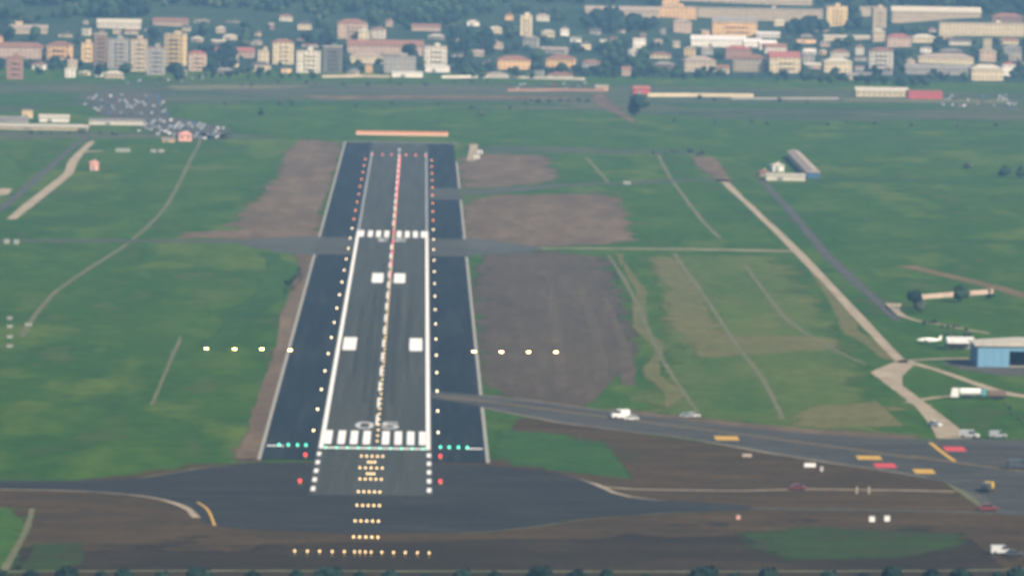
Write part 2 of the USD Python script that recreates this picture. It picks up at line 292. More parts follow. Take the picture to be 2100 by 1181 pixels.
for pts, mt, lab, rm in (([(430, 184), (900, 180), (1180, 184), (1170, 190), (880, 188), (440, 190)], 'grey_road', 'thin grey band in the scrubland behind the green strip', 8), ([(620, 196), (1000, 194), (1210, 200), (1200, 206), (900, 203), (640, 204)], 'soil', 'thin brownish band in the centre of the scrubland', 12),
        ([(1360, 214), (1760, 210), (2000, 218), (1980, 226), (1700, 222), (1400, 224)], 'grass_f', 'dark green band in the scrubland below the pale wall', 14), ([(1340, 232), (1640, 228), (2200, 240), (2190, 250), (1600, 246), (1380, 244)], 'scrub', 'brownish band at the right of the scrubland', 40),
        ([(-100, 196), (170, 190), (180, 214), (-100, 222)], 'grass_f', 'dark green plot left of the upper car park', 12), ([(480, 205), (760, 208), (1190, 212), (1190, 220), (700, 217), (480, 214)], 'grass_f', 'dark green band above the bright green strip', 12),
        ([(340, 176), (640, 174), (640, 182), (345, 186)], 'track', 'pale verge right of the upper car park', 8), ([(1700, 200), (2100, 206), (2100, 214), (1720, 208)], 'track', 'pale band before the right car park', 8)):
    field('field_band', pts, M[mt], Z2, lab, 'field', 5, rm, 12)
# bare soil
field('bare_soil', [(582, 284), (716, 288), (690, 492), (462, 492), (452, 470), (492, 420), (545, 365), (575, 320)], M['soil'], Z1, 'brown bare soil left of the far half of the runway', 'soil', 7, 14)
field('bare_soil', [(560, 952), (668, 515), (608, 512), (578, 620), (532, 760), (478, 948)], M['soil'], Z1, 'narrow brown soil verge along the left runway edge', 'soil', 4, 11)
field('bare_soil', [(920, 316), (1142, 314), (1172, 376), (920, 394)], M['soil'], Z1, 'brown soil plot right of the runway far end above the grey track', 'soil', 5, 10)
field('bare_soil', [(920, 402), (1280, 390), (1306, 448), (1352, 490), (1250, 508), (1110, 508), (920, 500)], M['soil'], Z1, 'brown soil plot right of the runway between two grey tracks', 'soil', 5, 10)
field('ploughed_soil', [(925, 513), (1246, 514), (1302, 598), (1352, 690), (1356, 784), (1290, 842), (1120, 840), (950, 818)], M['dark_soil'], Z1, 'large dark ploughed soil field right of the runway behind the bright lamps', 'soil', 6, 10)
field('bare_soil', [(1250, 826), (1400, 850), (1600, 872), (1880, 886), (1900, 912), (1600, 905), (1380, 880), (1230, 850)], M['soil'], Z3, 'brown soil verge along the upper edge of the right taxiway', 'soil', 3, 6)
field('bare_soil', [(360, 474), (520, 468), (700, 476), (700, 492), (500, 494), (350, 491)], M['soil'], Z2, 'thin dark brown strip above the left access road', 'soil', 3, 6)
field('dry_strip', [(1650, 528), (1690, 570), (1770, 665), (1846, 742), (1790, 735), (1730, 668), (1670, 590)], M['dry_grass'], Z2, 'yellowish verge along the left side of the diagonal dirt road', 'grass', 3, 8)
field('damp_earth', [(-160, 995), (280, 972), (420, 950), (560, 938), (990, 945), (985, 840), (1160, 862), (1400, 892), (1640, 930), (1900, 965), (2300, 1010), (2400, 1330), (-300, 1330)], M['earth'], Z1, 'dark brown earth in the foreground before the runway', 'soil', 4, 8, 6)
field('damp_earth', [(-300, 1120), (300, 1098), (900, 1106), (1100, 1094), (1500, 1072), (2300, 1076), (2400, 1330), (-300, 1330)], M['wet_earth'], Z2, 'earth with dimming painted in along the very bottom before the treetops', 'soil', 7, 26, 6)  # sheet of darker earth, painting the fall-off along the bottom
field('grass_patch', [(1000, 868), (1120, 882), (1250, 904), (1322, 945), (1330, 980), (1245, 994), (1150, 968), (1000, 950)], M['grass_f'], Z2, 'green grass patch in the corner between runway and right taxiway', 'grass', 4, 9)
field('grass_patch', [(-150, 1046), (60, 1036), (92, 1060), (70, 1110), (45, 1185), (-150, 1190)], M['bright_grass'], Z3, 'bright green grass patch in the bottom left corner', 'grass', 3, 6)
field('grass_patch', [(60, 1112), (190, 1108), (215, 1140), (150, 1170), (40, 1172)], M['sparse_grass'], Z3, 'dark green grass patch above the bottom left trees', 'grass', 3, 6)
field('grass_patch', [(1480, 1092), (1700, 1072), (1900, 1078), (2060, 1098), (1980, 1140), (1750, 1155), (1560, 1150)], M['sparse_grass'], Z3, 'long green grass patch at bottom right in the brown earth', 'grass', 4, 8)
field('light_meadow', [(1240, 518), (1620, 520), (1700, 610), (1840, 745), (1780, 770), (1900, 895), (1700, 890), (1400, 862), (1270, 842), (1340, 780), (1335, 690), (1290, 600)], M['meadow'], Z1, 'lighter yellowish green meadow between the ploughed field and the tan dirt road', 'meadow', 5, 16)
# dry strips on the right-hand meadow
field('dry_strip', [(1325, 522), (1400, 522), (1470, 620), (1510, 690), (1720, 692), (1745, 722), (1400, 738), (1365, 640)], M['dry_grass'], Z2, 'pale dry grass strip crossing the meadow right of the ploughed field', 'grass', 6, 16)
field('dry_strip', [(1248, 522), (1275, 522), (1345, 660), (1390, 800), (1370, 840), (1335, 820), (1325, 720), (1290, 610)], M['dry_grass'], Z2, 'olive grass edge along the right side of the ploughed field', 'grass', 4, 9)
field('dry_strip', [(1620, 830), (1830, 812), (1885, 872), (1700, 882), (1580, 868)], M['dry_grass'], Z2, 'yellowish grass patch beside the tan road near the right taxiway', 'grass', 5, 14)
field('dry_strip', [(600, 520), (560, 640), (480, 720), (430, 700), (520, 560), (540, 515)], M['grass_f'], Z1, 'dark lush grass band left of the runway verge', 'grass', 8, 20)
for pts, lab in (([(1700, 486), (2300, 492), (2300, 502), (1700, 496)], 'dark ditch line across the right-hand meadow below the middle'),
                 ([(1640, 364), (2300, 376), (2300, 384), (1640, 372)], 'dark ditch line across the upper right-hand meadow'),
                 ([(1500, 292), (2300, 284), (2300, 291), (1500, 299)], 'dark hedge-lined ditch across the far right plain'),
                 ([(1700, 264), (2300, 262), (2300, 268), (1700, 270)], 'faint ditch line far right near the scrubland')):
    field('ditch', pts, M['grass_f'], Z1, lab, 'ditch', 3, 5)
# tracks in the grass
T = [('worn track running diagonally across the far left meadow', [(412, 286), (385, 340), (335, 430), (266, 496)], 2.4),
     ('worn track crossing the near left meadow diagonally', [(262, 500), (235, 518), (165, 562), (100, 612), (45, 692)], 2.6),
     ('faint short track in the left meadow beside the bright lamps', [(372, 690), (345, 750), (310, 830)], 1.6),
     ('curved track along the right rim of the ploughed field', [(1246, 522), (1300, 610), (1350, 720), (1385, 780), (1432, 845)], 2.2),
     ('second track right of the dry strip in the right meadow', [(1382, 520), (1440, 600), (1500, 692), (1560, 772), (1606, 860)], 2.2),
     ('track leading to the tan road junction in the right meadow', [(1528, 545), (1600, 640), (1700, 712), (1772, 746)], 2.4),
     ('short track in the small field right of the runway end', [(1202, 322), (1222, 345), (1248, 374)], 2.6),
     ('long straight track in the meadow left of the tan road', [(1350, 318), (1385, 380), (1430, 440), (1478, 490)], 2.8),
     ('pale worn streak on the far left meadow', [(390, 344), (440, 344), (500, 345)], 6)]
for lab, pts, w in T: way('track', pts, w, M['track'], Z3, lab, 'track', .6, .7)
for lab, pts in (('pale ploughing streak in the dark soil field', [(1180, 580), (1215, 660), (1235, 780)]), ('second ploughing streak in the dark soil field', [(1120, 560), (1140, 660), (1145, 800)]),
                 ('third ploughing streak near the rim of the dark soil field', [(1235, 600), (1275, 690), (1290, 790)])):
    way('furrow', pts, [3, 5, 6], M['furrow'], Z2, lab, 'track', 1.6, 2.6)
# roads
way('dirt_road', [(1486, 374), (1540, 425), (1600, 482), (1640, 522), (1700, 585), (1770, 660), (1850, 744)], [4.6, 4.4, 5.0, 5.2, 4.6, 5.0, 4.8], M['tan'], Z5, 'straight tan dirt road running diagonally down the right meadow', 'road', 1.0, 1.2)
way('dirt_road', [(1440, 322), (1462, 345), (1492, 380)], [16, 17, 7], M['soil'], Z4, 'broad brown end of the diagonal dirt road', 'road', 1.5, 4)
way('dirt_road', [(1100, 509), (1250, 510), (1400, 511), (1640, 516)], [10, 11, 13, 16], M['pale_track'], Z4, 'pale cross road from the taxiway to the diagonal dirt road', 'road', .6, 1.2)
sheet('gravel_yard', wobble(P([(1782, 764), (1800, 752), (1850, 736), (1880, 742), (1870, 758), (1850, 772), (1850, 790), (1885, 812), (1930, 846), (1960, 872), (2000, 900), (1920, 900), (1905, 870), (1880, 838), (1830, 800)]), .8, 4, 91), M['tan'], Z5, 'wide tan gravel yard between the dirt road and the right taxiway', 'yard', 1.2)
way('dirt_road', [(1860, 742), (1920, 758), (2000, 786), (2070, 808), (2200, 822)], [4.5, 3.6, 3.8, 6, 6], M['tan'], Z4, 'tan road curving from the junction past the lorry', 'road', .4, .6)
way('dirt_road', [(1858, 740), (1920, 736), (1990, 735)], [3, 4, 5], M['tan'], Z3, 'short tan road from the junction to the blue hangar', 'road', .4, .6)
field('hangar_forecourt', [(1925, 742), (1990, 736), (2200, 760), (2200, 776), (2060, 772), (1960, 756)], M['grey_road'], Z2, 'grey forecourt in front of the blue hangar', 'forecourt', .8, 2, 3)
way('dirt_road', [(1862, 826), (1920, 815), (1960, 812)], [4, 4, 4], M['tan'], Z4, 'short tan spur below the lorry', 'road', .4, .6)
way('grey_road', [(1560, 368), (1640, 455), (1700, 528), (1780, 600), (1842, 658)], [5, 5, 5.5, 5, 4], M['grey_road'], Z4, 'dark grey road parallel to the tan dirt road', 'road', .4, .8)
way('grey_road', [(935, 396), (1060, 388), (1160, 380), (1290, 376), (1440, 368), (1492, 372)], [24, 20, 15, 12, 14, 18], M['grey_road'], Z4, 'grey cross track to the right in the far half of the runway', 'road', .6, 1.5)
way('dirt_road', [(1858, 545), (1930, 562), (2000, 578), (2120, 612), (2250, 650)], [9, 9, 9, 9, 9], M['bank'], Z4, 'orange tan earth bank road at right above the trees', 'road', .5, 1)
way('dirt_road', [(1834, 622), (1838, 640), (1870, 655), (1940, 668), (2030, 684)], [7, 4, 3, 2.6, 2.6], M['tan'], Z4, 'curved pale track around the small field behind the hangar', 'road', .4, .7)
way('dirt_road', [(22, 450), (60, 420), (100, 388), (140, 356), (146, 338), (166, 312), (190, 290)], [4.5, 6.5, 6, 5.5, 6, 5, 4], M['tan'], Z4, 'tan dirt road climbing at the left edge', 'road', .4, .8)
way('dirt_road', [(160, 314), (185, 311), (212, 309)], [3.5, 6, 5], M['tan'], Z3, 'short tan branch at the top of the left dirt road', 'road', .5, .8)
way('grey_road', [(-60, 470), (40, 398), (100, 345), (152, 300), (190, 276)], [5, 5, 5, 4.5, 4], M['grey_road'], Z3, 'grey road beside the left tan road', 'road', .4, .8)
way('grey_road', [(-120, 494), (120, 494), (300, 494), (480, 496), (540, 496)], [16, 15, 14, 16, 22], M['grey_road'], Z4, 'long grey access road across the left meadow to the runway', 'road', .5, 1.5)
way('grey_road', [(-200, 172), (300, 168), (660, 166), (1000, 163), (1300, 168), (1700, 178), (2300, 188)], 9, M['grey_road'], Z3, 'grey main road along the foot of the town', 'road', .6, 1.5)
way('grey_road', [(1235, 998), (1330, 1004), (1500, 1006), (1700, 1003), (1900, 1006), (1960, 1008)], [2.5, 2, 2.2, 2.4, 2.4, 2.4], M['tan'], Z4, 'thin pale service road in the brown earth at right', 'road', .3, .6)
way('grey_road', [(1520, 1042), (1700, 1044), (1850, 1046), (2000, 1050), (2200, 1056)], [3.5, 4, 4, 5, 6], M['grey_road'], Z4, 'grey service road continuing right from the pad', 'road', .4, 1)
way('grey_road', [(1925, 980), (1970, 1005), (2030, 1046)], [2, 3, 4], M['track'], Z5, 'short pale link between the service roads at right', 'road', .3, .6)
way('dirt_road', [(66, 1042), (60, 1070), (42, 1110), (10, 1165), (-10, 1200)], [1.6, 1.8, 2, 2.4, 2.4], M['track'], Z4, 'narrow footpath through the bottom left grass', 'path', .3, .5)
way('dirt_road', [(-100, 1172), (300, 1170), (900, 1171), (1500, 1172), (2250, 1166)], 3, M['track'], Z4, 'earth perimeter road behind the treetops at the bottom', 'road', .4, 1)

# ------------------------------------------------------------------ runway and taxiways
Y0, YT, YEND, YS = G(766, 1012)[1], G(766, 918)[1], G(820, 293)[1], G(800, 946)[1]      # start of the lighter strip, threshold, far end, start of the shoulders
YD = G(806, 474)[1]                                                                      # displaced far threshold
YP0 = G(766, 1016)[1]
def rect(x0, x1, y0, y1): return Polygon([(x0, y0), (x1, y0), (x1, y1), (x0, y1)])
runway = thing('runway', 'long dark asphalt runway with white markings running up the middle', 'runway', kind='structure')
pad = [(-160, 988), (0, 986), (150, 985), (280, 981), (340, 972), (400, 962), (470, 953), (530, 948), (1000, 953), (1080, 961), (1150, 973), (1200, 985), (1235, 999), (1256, 1009), (1300, 1020), (1400, 1029), (1540, 1036),
       (1545, 1044), (1400, 1051), (1300, 1055), (1200, 1063), (1100, 1079), (1000, 1089), (940, 1093), (700, 1094), (600, 1089), (500, 1084), (430, 1078), (408, 1060), (385, 1041), (330, 1023), (240, 1011), (100, 1004), (0, 1002), (-160, 1000)]
sheet('turning_pad', wobble(P(pad), .5, 4, 71), M['pad'], Z5, 'wide dark asphalt turning pad before the runway threshold', 'pavement', .9)
# pale earth edging of the pad, taxi line
way('pad_edging', [(-120, 1002), (100, 1005), (240, 1012), (330, 1024), (385, 1043), (402, 1062)], [1.5, 1.3, 1.4, 1.8, 2.2, 2.4], M['tan'], Z6, 'pale gravel edging around the curve at the bottom left of the pad', 'edging', .4, .6)
way('pad_edging', [(940, 1094), (1000, 1090), (1100, 1080), (1200, 1065), (1300, 1056), (1500, 1047)], [.8, 1, 1.2, 1, .8, .6], M['track'], Z6, 'pale gravel edging along the lower right of the pad', 'edging', .3, .4)
way('pad_edging', [(1180, 980), (1235, 998), (1256, 1009), (1300, 1020), (1400, 1030)], [.6, 2, 2.2, 1.4, .6], M['tan'], Z6, 'pale gravel edging at the upper right of the pad', 'edging', .3, .5)
way('pad_edging', [(280, 981), (340, 972), (400, 962), (470, 953), (528, 948)], [1, 1.3, 1.3, 1.2, 1], M['track'], Z6, 'pale gravel edging at the upper left of the pad', 'edging', .4, .5)
way('taxi_line', [(405, 1030), (425, 1044), (436, 1066), (440, 1078)], .7, M['yellow_paint'], Z7, 'curved yellow taxi line on the pad at bottom left', 'marking', .03, 0)
SHX = 30.9
sheet('shoulder', rect(-SHX, SHX, YS, YEND), M['shoulder'], Z5, None, None, kind=None, parent=runway)
sheet('asphalt', rect(-16.2, 16.2, YP0, YEND - 4), M['runway'], Z6, None, None, kind=None, parent=runway)
for s in (-1, 1):
    y1 = YEND if s < 0 else G(936, 332)[1]
    obj('edge_strip', box(1.0, y1 - YS, .10, (s*(SHX + .5), (YS + y1)/2, .05)), M['kerb'], runway)
obj('end_strip', box(2*SHX + 3, 3.5, .12, (1.0, YEND + 1.9, .06)), M['kerb'], runway)
way('end_road', [(700, 291), (800, 291), (900, 294), (985, 297)], 5, M['grey_road'], Z3, 'pale paved strip across the far end of the runway', 'road', .4, .8)
way('end_road', [(972, 296), (970, 312), (966, 330)], 5.5, M['tan'], Z4, 'short pale paved hook at the right corner of the runway end', 'road', .4, .8)
for x in (978, 984):
    b = thing('equipment_cabinet', f"pale equipment cabinet by the hook at the runway end, {'left' if x < 980 else 'right'} one", 'cabinet', G(x, 326 if x < 980 else 316))
    obj('housing', box(2.6, 2, 2.2, (0, 0, 1.1)), M['white_metal'], b); obj('roof', box(2.9, 2.3, .2, (0, 0, 2.3)), M['metal'], b); obj('door', box(1, .08, 1.8, (0, -1.04, .95)), M['metal'], b)

# cross taxiways
lens_l = P([(478, 497), (520, 492), (565, 488), (620, 486), (665, 485.5), (652, 524), (620, 523), (580, 519), (535, 510), (500, 503)])
lens_r = P([(944, 487), (990, 491), (1040, 497), (1085, 504), (1112, 509), (1085, 516), (1040, 521), (1000, 523), (956, 523)])
sheet('cross_taxiway', lens_l, M['pale_taxi'], Z6, 'pale grey taxiway tongue joining the runway from the left', 'taxiway', 1.5)
sheet('cross_taxiway', lens_r, M['pale_taxi'], Z6, 'pale grey taxiway tongue joining the runway from the right halfway up', 'taxiway', 1.5)
ya, yb = G(700, 523)[1], G(700, 487)[1]
for s in (-1, 1):
    sheet('crossing_surface', rect(min(s*16.3, s*(SHX + 1.2)), max(s*16.3, s*(SHX + 1.2)), ya, yb), M['taxi'], Z7, None, None, kind=None, parent=runway)
sheet('crossing_surface', rect(16.3, SHX + 1.2, G(900, 410)[1], G(900, 386)[1]), M['taxi'], Z7, None, None, kind=None, parent=runway)
taxi = [(885, 803), (940, 806), (1000, 812), (1100, 824), (1200, 838), (1400, 862), (1600, 884), (1760, 896), (1905, 902), (2000, 900), (2250, 905), (2250, 1062), (2060, 1056), (2026, 1042), (1985, 1010), (1940, 990), (1800, 962), (1700, 948), (1600, 932), (1500, 914), (1400, 897), (1290, 884), (1150, 866), (1060, 850), (1000, 838), (960, 828), (885, 816)]
sheet('right_taxiway', wobble(P(taxi), .5, 4, 73), M['taxi'], Z7, 'grey taxiway leaving the runway to the lower right and widening into an apron', 'taxiway', .9)
ap = [(1520, 884), (1760, 905), (1905, 912), (2250, 920), (2250, 1055), (2060, 1046), (1990, 1000), (1800, 955), (1640, 930)]
sheet('apron_surface', wobble(P(ap), 2, 5, 74), M['apron'], Z8, 'darker asphalt apron at the right end of the taxiway', 'apron', 4)
way('taxi_edging', [(985, 836), (1060, 850), (1150, 867), (1290, 885), (1400, 898), (1500, 915), (1600, 933), (1700, 949), (1800, 963), (1900, 980)], [1, 1.4, 1.4, 1.2, 1.2, 1.2, 1.2, 1.2, 1.2, 1], M['tan'], Z8, 'pale gravel edging along the lower side of the right taxiway', 'edging', .5, .5)
way('taxi_edging', [(985, 810), (1100, 823), (1200, 837), (1300, 849)], [1, 1.3, 1.2, .8], M['tan'], Z8, 'pale gravel edging along the upper side of the right taxiway', 'edging', .5, .5)
for c, L_, W_, mt, lab in (((1490, 899), 11, 5.5, 'yellow_paint', 'yellow painted panel on the right taxiway, nearest the runway'), ((1782, 939), 11, 5, 'yellow_paint', 'yellow painted panel on the apron left of the red one'),
                       ((1815, 955), 9.5, 5.5, 'red_paint', 'red painted panel on the apron lower of the two'), ((1895, 967), 9, 5.5, 'yellow_paint', 'yellow painted panel on the apron lowest right'),
                       ((1958, 921), 9.5, 6, 'red_paint', 'red painted panel on the apron farther right below the gravel yard')):
    p = G(*c)
    SEED[0] += 1
    sheet('taxiway_panel', rect(p[0] - L_/2*.62, p[0] + L_/2*.62, p[1] - W_, p[1] + W_), M[mt], Z9, lab, 'marking')
for pts, lab in (([(1908, 908), (1925, 922), (1958, 946)], 'slanting yellow stripe on the apron left of the red panel'), ([(1870, 936), (1960, 948), (2060, 962), (2200, 975)], 'long thin faded yellow line across the apron'),
                 ([(900, 812), (1000, 824), (1200, 850), (1450, 882), (1700, 915), (1880, 940)], 'faded yellow centre line of the right taxiway')):
    way('taxiway_line', pts, 1.3 if 'slanting' in lab else .45, M['yellow_paint'], Z9, lab, 'marking', .02, 0)

# markings
ZM = Z7 + .012
def mark(name, x0, x1, y0, y1, mat='white_paint', z=ZM):
    return sheet(name, rect(x0, x1, y0, y1), M[mat], z, None, None, kind=None, parent=runway)
yb0, yb1 = G(766, 911.5)[1], G(766, 884)[1]
BARS = (-13.4, -9.6, -6.05, -2.45, 2.95, 6.5, 10.05, 13.5)
for x in BARS: mark('threshold_bar', x - 1.05, x + 1.05, yb0, yb1)
mark('threshold_line', -15.6, 15.6, YT - 3.6, YT)
YB = G(806, 487)[1]
for x in BARS: mark('threshold_bar', x - 1.05, x + 1.05, YB, YD)
for s in (-1, 1):
    mark('side_stripe', s*15 - .6, s*15 + .6, YT, YD)
    mark('side_stripe', s*15 - .45, s*15 + .45, YD + .5, G(820, 312)[1], 'worn_paint')
    yy = np.linspace(Y0, YT - 6, 6)
    for i in range(5): mark('edge_dash', s*15.2 - .55, s*15.2 + .55, yy[i] + 4, yy[i] + (yy[1] - yy[0])*.66)
    mark('wing_bar', *(sorted((s*25.5, s*30.2))), YT - .5, YT + 2.2)
xs_, ys_ = (G(704, 705)[0], G(731, 705)[0]), (G(717, 718)[1], G(717, 692)[1])
mark('aiming_point', xs_[0], xs_[1], *ys_); xs_ = (G(840, 705)[0], G(866, 705)[0]); mark('aiming_point', xs_[0], xs_[1], *ys_)
for a, b in ((763, 786), (808, 831)): mark('touchdown_mark', G(a, 571)[0], G(b, 571)[0], G(797, 580.5)[1], G(797, 561)[1])
def digit(ch, x0, x1, y0, y1, flip=False, mat='faded_paint'):
    t = meshkit.text_mesh(ch, 1.0, .004, bold=True); v = t.vertices.copy()
    lo, hi = v.min(0), v.max(0); v = (v - lo)/(hi - lo)
    if flip: v[:, :2] = 1 - v[:, :2]
    t.vertices = np.stack([x0 + v[:, 0]*(x1 - x0), y0 + v[:, 1]*(y1 - y0), ZM + v[:, 2]*.004], 1)
    obj('runway_digit', t, M[mat], runway)
yn0, yn1 = G(766, 879.5)[1], G(766, 865.5)[1]
digit('0', -6.1, -.75, yn0, yn1); digit('5', 1.5, 6.6, yn0, yn1)
yn0, yn1 = G(806, 496)[1], G(806, 488.5)[1]
digit('2', 1.3, 6.2, yn0, yn1, True); digit('3', -6.2, -1.3, yn0, yn1, True)
for s_ in (-1, 1):
    for x_, w_, a_, b_ in ((4.2, 3.4, 120, 560), (8.6, 2.2, 200, 480), (2.0, 1.6, 60, 700)):
        sheet('tyre_marks', Polygon([(s_*x_ - w_*.3, YT + a_), (s_*x_ + w_*.3, YT + a_), (s_*x_ + w_/2, YT + (a_ + b_)/2), (s_*x_ + w_*.25, YT + b_), (s_*x_ - w_*.25, YT + b_), (s_*x_ - w_/2, YT + (a_ + b_)/2)]), M['rubber'], Z6 + .008, None, None, rim=1.2, kind=None, parent=runway)
y = YT + 60
while y < YEND - 60:
    if not (YB - 30 < y < YD + 10): mark('centre_dash', -.3, .3, y, y + 30)
    y += 50

# ------------------------------------------------------------------ airfield lamps
def lamp_proto(name, mat, r, h, stalk=True):
    p = proto(name)
    if stalk:
        obj('base', cyl(r*1.1, .06, (0, 0, .03), 10), M['yellow_metal'], p); obj('stalk', cyl(.06, h - r*.4, (0, 0, (h - r*.4)/2), 8), M['yellow_metal'], p)
    else:
        obj('rim', cyl(r*1.25, .05, (0, 0, .025), 12), M['metal'], p)
    s = trimesh.creation.icosphere(1, r); s.apply_scale((1, 1, 1 if stalk else .75)); s.apply_translation((0, 0, h))
    obj('lens', s, mat, p, smooth=True)
    return p
LP = {'white': lamp_proto('edge_lamp_white_kind', M['lamp_white'], .30, .5), 'amber': lamp_proto('edge_lamp_amber_kind', M['lamp_amber'], .42, .6), 'red': lamp_proto('centre_lamp_red_kind', M['lamp_red'], .36, .22, False),
      'centre': lamp_proto('centre_lamp_kind', M['lamp_centre'], .28, .2, False), 'green': lamp_proto('green_lamp_kind', M['lamp_green'], .40, .5), 'obst': lamp_proto('red_lamp_kind', M['lamp_obst'], .46, .8), 'end': lamp_proto('end_lamp_kind', M['lamp_red'], .34, .5)}
SZ = Z7
x_e = 17.9; y = YT + 38; i = 0
Yamber = G(724, 462)[1]; Ylast = G(745, 322)[1]
while y < Ylast:
    for s in (-1, 1):
        side = 'left' if s < 0 else 'right'
        if y < Yamber: copy_of(LP['white'], 'runway_edge_lamp', (s*x_e, y, SZ), 0, f'white runway edge lamp in the evenly spaced row along the {side} white stripe', 'runway lamp', f'white edge lamps on the {side}')
        else: copy_of(LP['amber'], 'runway_edge_lamp', (s*x_e, y, SZ), 0, f'orange red runway edge lamp in the {side} row on the far part of the runway', 'runway lamp', f'orange edge lamps on the {side}')
    y += 60
Yr0, Yr1 = G(797, 580)[1], G(808, 405)[1]
y = YT + 15; i = 0
while y < Ylast + 10:
    red = y > Yr1 or (y > Yr0 and (i % 4 in (0, 1)))
    if red: copy_of(LP['red'], 'centreline_lamp', (.62, y, SZ), 0, 'red lamp in the dense row along the far centreline of the runway', 'runway lamp', 'red centreline lamps')
    else: copy_of(LP['centre'], 'centreline_lamp', (.62, y, SZ), 0, 'warm white lamp in the dense row along the near centreline of the runway', 'runway lamp', 'white centreline lamps')
    y += 15; i += 1
for x in (-14.6, -9, -4, 4, 9.2, 14.6):
    copy_of(LP['end'], 'runway_end_lamp', (x, Ylast + 14, SZ), 0, 'small red lamp in the row across the far end of the runway', 'runway lamp', 'red runway end lamps')
for s, px in ((-1, (573, 592, 611, 628)), (1, (903, 921, 940, 958))):
    for k_, p in enumerate(px):
        q = G(p, 912 if s < 0 else 918)
        side = 'left' if s < 0 else 'right'
        copy_of(LP['green'], 'threshold_lamp', (q[0], YT - .5, SZ), 0, f"{('outermost', 'second from outside', 'third from outside', 'innermost')[k_ if s < 0 else 3 - k_]} green lamp of the threshold row on the {side} shoulder", 'runway lamp', f'green wing lamps on the {side} shoulder')
for x in np.linspace(-13.6, 13.6, 10):
    copy_of(LP['green'], 'threshold_lamp', (x, YT - 4.6, SZ), 0, 'small green lamp in the row on the white threshold line between the stripes', 'runway lamp', 'green lamps on the threshold line', scale=(.75, .75, .75))
for px, lab in (((626, 938), 'upper left red lamp beside the pad below the green row'), ((615, 992), 'lower left red lamp on the dark pad'), ((903, 941), 'upper right red lamp below the green row'), ((903, 993), 'lower right red lamp on the dark pad')):
    copy_of(LP['obst'], 'red_lamp', G(*px) + np.array([0, 0, SZ]), 0, lab, 'runway lamp')
# bright approach-slope units
pp = proto('slope_lamp_kind')
obj('housing', box(1.3, 1.3, .5, (0, .2, .75)), M['metal'], pp)
for x in (-.35, .35):
    for yy_ in (-.3, .7): obj('leg', cyl(.04, .5, (x, yy_, .25), 6), M['yellow_metal'], pp)
for x in (-.4, 0, .4): obj('lens', cyl(.19, .06, (x, -.48, .76), 14, 'y'), M['lamp_bright'], pp)
obj('hood', box(1.2, .5, .05, (0, -.5, 1.03)), M['metal'], pp)
for side, px in (('left', ((423, 713), (481, 714), (537, 714), (595, 716))), ('right', ((972, 719), (1028, 720), (1084, 720), (1140, 720)))):
    for k_, p in enumerate(px):
        n_ = ('outermost', 'second from outside', 'third from outside', 'innermost')[k_ if side == 'left' else 3 - k_]
        copy_of(pp, 'approach_slope_lamp', G(p[0], p[1] + 6), 0, f'very bright yellowish lamp, {n_} of the four {side} of the runway', 'approach lamp', f'four bright lamps {side} of the runway')
# approach bars before the threshold
ORD = ('first', 'second', 'third', 'fourth', 'fifth', 'sixth', 'seventh')
for k_, (py, xc, half, n_) in enumerate(((938, 763, 22, 5), (962, 761, 23, 5), (985, 760, 22, 5), (1011, 757, 22, 5), (1039, 755, 23, 5), (1071, 752, 24, 5), (1104, 750, 25, 5))):
    p = G(xc, py); hw = half*dist(p)/FPX
    t = thing('approach_light_bar', f'{ORD[k_]} short bar of five warm lamps before the threshold, counted from the threshold', 'light bar', (p[0], p[1], SZ))
    obj('bar', box(2*hw + .8, .18, .10, (0, 0, .05)), M['metal'], t)
    for x in np.linspace(-hw, hw, n_):
        s = trimesh.creation.icosphere(1, .30); s.apply_translation((x, -.1, .34)); obj('lamp', s, M['lamp_approach'], t, smooth=True)
for py, xc, nm in ((950, 762, 'upper'), (974, 760, 'lower')):
    p = G(xc, py)
    t = thing('approach_light_bar', f'{nm} short triple of lamps between the first bars before the threshold', 'light bar', (p[0], p[1], SZ))
    obj('bar', box(2.6, .18, .10, (0, 0, .05)), M['metal'], t)
    for x in (-.9, 0, .9):
        s = trimesh.creation.icosphere(1, .30); s.apply_translation((x, -.1, .34)); obj('lamp', s, M['lamp_approach'], t, smooth=True)
p = G(745, 1141)
t = thing('approach_crossbar', 'wide row of warm lamps on posts in the brown earth at the bottom', 'light bar', (p[0], p[1], 0))
for x in (604, 630, 655, 681, 706, 727, 738, 749, 761, 783, 807, 831, 856, 880):
    dx = G(x, 1141)[0] - p[0]
    obj('post', cyl(.06, 1.0, (dx, 0, .5), 8), M['yellow_metal'], t)
    s = trimesh.creation.icosphere(1, .27); s.apply_translation((dx, -.1, 1.2)); obj('lamp', s, M['lamp_approach'], t, smooth=True)
# long orange barrier past the far end
a, b = G(730, 279), G(919, 281)
wd = b[0] - a[0]; n_ = 26
t = thing('orange_barrier', 'long low pinkish orange barrier standing past the far end of the runway', 'barrier', (a[0], (a[1] + b[1])/2, 0))
M['bar_orange'] = mat_plain('barrier_orange', (.66, .27, .17), .6, .3, var=.1, scale=.6); M['bar_pale'] = mat_plain('barrier_pale', (.74, .47, .36), .6, .3, var=.1, scale=.6)
for i in range(n_):
    x = (i + .5)*wd/n_
    obj('panel', box(wd/n_ - .12, .12, 1.15, (x, 0, 2.35)), M['bar_orange'], t); obj('lower_panel', box(wd/n_ - .12, .12, 1.05, (x, 0, 1.1)), M['bar_pale'], t)
for i in range(0, n_ + 1, 2): obj('post', box(.14, .14, 3.0, (i*wd/n_, .2, 1.5)), M['metal'], t)

